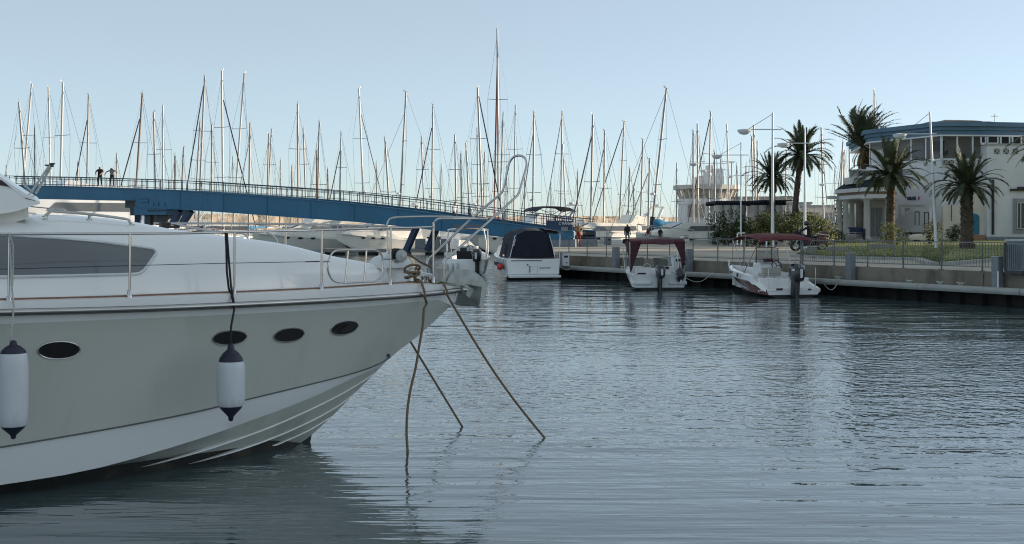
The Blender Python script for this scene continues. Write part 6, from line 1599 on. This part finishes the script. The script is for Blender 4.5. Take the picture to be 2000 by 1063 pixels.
for x0, x1, y0, y1 in ((1921,1930,266.5,279),(1934,1954,266.5,279),(1960,1977,266.5,281),(1983,2000,266.5,281)):
    m = MB(); m.slab([at(x0,y1,99.0)+Vector((0,.6,0)), at(x0,y0,99.0)+Vector((0,.6,0)), at(x1,y0,99.0)+Vector((0,.6,0)), at(x1,y1,99.0)+Vector((0,.6,0))], (0,.05,0)); wo = B(m, "window_pane", dark_glass)
    m = MB(); m.bar(at(x0,y1+1,99)+Vector((0,.55,0)), at(x1,y1+1,99)+Vector((0,.55,0)), .1,.16); m.bar(at(x0,y0,99)+Vector((0,.55,0)), at(x0,y1,99)+Vector((0,.55,0)), .08,.12); m.bar(at(x1,y0,99)+Vector((0,.55,0)), at(x1,y1,99)+Vector((0,.55,0)), .08,.12); B(m, "window_frame", white_paint, wo)
m = MB(); m.tube([(40.6,104,10.5),(40.6,104,12.0)], .03, 4); m.tube([(40.3,104,11.8),(40.9,104,11.8)], .02, 4); B(m, "roof_aerial", steel_dk)
# ------------------------------------------------------------------ entrance portico
po = thing("entrance_portico", "columned entrance portico with dark tiled roof and lettered parapet left of the restaurant", "portico", (28,97,1.3))
PP = [gp(1634,101), gp(1689,94.5), gp(1746,94.5), gp(1748,104), gp(1640,107)]
fz = 1.52
m = MB(); m.prism(ring_off(PP,.15), .9, fz); B(m, "base", conc_pale, po)
def band(za, zb, o, nm, mm): m = MB(); m.prism(ring_off(PP,o), za, zb); return B(m, nm, mm, po)
zA = zz(387,95)
band(zA, zA+.28, .0, "entablature", stucco); band(zA+.28, zA+.50, -.06, "frieze", mat("frieze_tan", (.28,.20,.15), .85, var=.3, vs=6)); band(zA+.50, zA+.80, .16, "cornice", stucco)
m = MB(); a_ = ring_off(PP,.12); b_ = ring_off(PP,-.75); m.loft([[(*p,zA+.80) for p in a_],[(*p,zA+1.42) for p in b_]], wrap=True, cap=True); B(m, "tiled_roof", tile_g, po)
m = MB(); m.prism(ring_off(PP,-.66), zA+1.42, zA+1.68); B(m, "roof_curb", stucco, po)
m = MB(); k0, k1 = at(1668,357,97), at(1746,357,97); m.box(((k0.x+k1.x)/2,98.4,zz(352,97)),(k1.x-k0.x,2.6,.55)); B(m, "upper_block", stucco, po)
m = MB(); m.box(((k0.x+k1.x)/2-.15,96.9,zz(339,97)),(k1.x-k0.x+.4,.22,.50)); pp_ = B(m, "sign_parapet", conc_pale, po); m = MB(); m.box(((k0.x+k1.x)/2-.15,96.85,zz(346.5,97)),(k1.x-k0.x+.5,.4,.10)); m.box(((k0.x+k1.x)/2-.15,96.85,zz(332.5,97)),(k1.x-k0.x+.5,.4,.08)); B(m, "parapet_moulding", stucco, pp_)
words("Salam Caffé", .50, letter_dark, "sign_lettering", pp_, Matrix.Translation(Vector(((k0.x+k1.x)/2-.2,96.77,zz(339.5,97)))) @ Matrix.Rotation(R(90),4,'X'), .02, sx=.92)
m = MB(); m.lathe([(.22,-.30),(.26,.1),(.42,.30),(.0,.32)], at(1697,354,96.3), 12); B(m, "urn", stone_c, po, smooth=50)
def column(px, D, r=.24, mm=stone_c):
    x, y = gp(px, D); H = zA - fz; m = MB()
    m.lathe([(r*1.45,0),(r*1.45,.10),(r*1.15,.16),(r*1.02,.24),(r,.5),(r*.86,H-.45),(r*.9,H-.40),(r*.9,H-.34),(r*1.3,H-.10)], (x,y,fz), 14); m.box((x,y,zA-.05),(r*3,r*3,.09)); return B(m, "column", mm, po, smooth=35)
for px, D in ((1639.5,100.6),(1652.5,98.6),(1664,101.5),(1693,94.9),(1735,95.0),(1676,104.5),(1742,100)): column(px, D)
m = MB(); x0, y0 = gp(1700,101); x1, _ = gp(1744,101); m.prism([(x0,101),(x1,101),(x1,103),(x0,103)], fz, zA); B(m, "back_wall", stone_c, po)
for xa, xb in ((1701,1708),(1711,1723)):
    m = MB(); m.slab([at(xa,462,100.97), at(xa,406,100.97), at(xb,406,100.97), at(xb,462,100.97)], (0,-.05,0)); B(m, "door", mat("door_grey", (.20,.20,.20), .6), po)
m = MB(); m.box((at(1631,386,101).x,101,zz(386,101)),(1.2,1.0,.25)); B(m, "side_bracket", stucco, po)
# ------------------------------------------------------------------ pergola beyond the hedge
pe_ = thing("pergola", "long pergola with dark slatted roof on white columns beyond the hedge", "pergola", (at(1465,450,112).x,108,1.0))
for row, D in ((0,104.0),(1,108.0)):
    for px in (1404,1420,1436,1472,1488,1519) if row == 0 else (1410,1428,1450,1478,1500):
        x, y = gp(px, D); m = MB(); zt2 = zz(401,D); m.lathe([(.36,0),(.36,.2),(.28,.3),(.27,2.6),(.36,2.9),(.38,zt2-1.0)], (x,y,1.0), 10); B(m, "column", stone_c, pe_, smooth=40)
x0 = gp(1394,104)[0]; x1 = gp(1534,104)[0]; zt2 = zz(401,104)
for y in (103.8,108.2):
    m = MB(); m.box(((x0+x1)/2,y,zt2+.10),(x1-x0,.22,.20)); B(m, "beam", navy_cloth, pe_)
for k in range(20):
    m = MB(); m.box((x0+(x1-x0)*(k+.5)/20,106,zt2+.28),(.14,5.4,.16)); B(m, "roof_slat", navy_cloth, pe_)
m = MB(); m.box(((x0+x1)/2+2.2,106,zt2+.40),(2.6,5.2,.10)); B(m, "roof_board", mat("board_dark", (.07,.05,.05), .8), pe_)
# ------------------------------------------------------------------ harbour control tower and low buildings on the mole
ht_ = thing("harbour_control_tower", "pale harbour control tower with a flared ring of windows behind the masts", "tower", (at(1381,440,200).x,200,1.2))
tx = at(1381,440,200).x; k2 = 200/FPX
def oct_(r, ry=None): return [(tx+r*math.cos(2*math.pi*(j+.5)/12), 200+(ry or r)*math.sin(2*math.pi*(j+.5)/12)) for j in range(12)]
def tz(py): return ZC-(py-HZ)*k2
m = MB(); m.prism(oct_(56*k2), 1.0, tz(399)); B(m, "drum", stucco, ht_)
m = MB(); m.prism(oct_(59*k2), tz(399), tz(389)); B(m, "balcony_ring", stucco, ht_)
m = MB(); a_ = oct_(54*k2); b_ = oct_(62*k2); m.loft([[(*p,tz(389)) for p in a_],[(*p,tz(370)) for p in b_]], wrap=True); B(m, "window_ring", clear_glass, ht_)
m = MB(); m.prism(oct_(48*k2), tz(389)-.02, tz(370)); B(m, "core", stucco_cream, ht_)
for j in range(24):
    a = 2*math.pi*j/24; m = MB(); m.bar((tx+54.5*k2*.97*math.cos(a),200+54.5*k2*.97*math.sin(a),tz(389)),(tx+62.5*k2*.97*math.cos(a),200+62.5*k2*.97*math.sin(a),tz(370)),.22,.22); B(m, "mullion", stucco_cream, ht_)
m = MB(); m.prism(oct_(66*k2), tz(371), tz(362.5)); B(m, "roof_slab", stone_c, ht_)
m = MB(); m.prism([(tx-21*k2,197),(tx+27*k2,197),(tx+27*k2,203),(tx-21*k2,203)], tz(363), tz(345.5)); m.prism([(tx-4*k2,197.5),(tx+27*k2,197.5),(tx+27*k2,202),(tx-4*k2,202)], tz(345.5), tz(331)); m.prism([(tx-2*k2,198),(tx+7*k2,198),(tx+7*k2,200.5),(tx-2*k2,200.5)], tz(331), tz(324)); B(m, "stair_tower", stucco, ht_)
m = MB(); m.tube([(tx+26*k2,200,tz(345)),(tx+26*k2,200,tz(310))], .06, 5); m.tube([(tx+48*k2,200,tz(362)),(tx+48*k2,200,tz(318))], .08, 5); m.tube([(tx+43*k2,200,tz(318)),(tx+53*k2,200,tz(318))], .05, 4); B(m, "aerial", steel_dk, ht_)
m = MB(); m.ball((tx-1*k2,196.8,tz(343)), .35, 8); m.ball((tx+2*k2,196.8,tz(357)), .25, 8); B(m, "dish", white_paint, ht_)
for xa, xb, ya, yb in ((-46,-38,399,425),(-33,-14,399,425),(-8,10,402,412),(20,34,400,420)):
    m = MB(); y = 200-56*k2*.97; m.slab([(tx+xa*k2,y-.05,tz(yb)),(tx+xa*k2,y-.05,tz(ya+2)),(tx+xb*k2,y-.05,tz(ya+2)),(tx+xb*k2,y-.05,tz(yb))], (0,-.06,0)); B(m, "window", win_grey, ht_)
def low_block(px0, px1, ytop, D, label, mm, dep=8, rot=0, win=3):
    x0, x1 = gp(px0,D)[0], gp(px1,D)[0]; z1 = zz(ytop,D); t = thing("harbour_building", label, "building", ((x0+x1)/2,D,1.2))
    m = MB(); m.prism([(x0,D+1.2),(x1,D),(x1,D+dep),(x0,D+dep+1.2)], .9, z1); B(m, "wall", mm, t)
    m = MB(); m.prism([(x0-.2,D+1.0),(x1+.2,D-.2),(x1+.2,D+dep+.2),(x0-.2,D+dep+1.4)], z1, z1+.35); B(m, "roof", conc_pale, t)
    for k in range(win):
        f = (k+.5)/win; xa = x0+(x1-x0)*f; ya = D+1.2*(1-f); m = MB(); m.slab([(xa-.6,ya-.04,z1-2.2),(xa+.6,ya-.16,z1-2.2),(xa+.6,ya-.16,z1-.8),(xa-.6,ya-.04,z1-.8)], (0,-.04,0)); wn = B(m, "window", win_grey, t)
low_block(1438,1548,388,196,"low cream harbour building right of the control tower behind the palms", stucco_cream, win=6)
low_block(1582,1634,405,188,"low cream building between the hedge and the portico", stucco_cream, win=2)
low_block(1548,1584,399,193,"small pale building behind the tall leaning palm", stucco, win=2)
low_block(1610,1700,425,170,"long low grey white quay shed behind the bench", conc_pale, win=4)
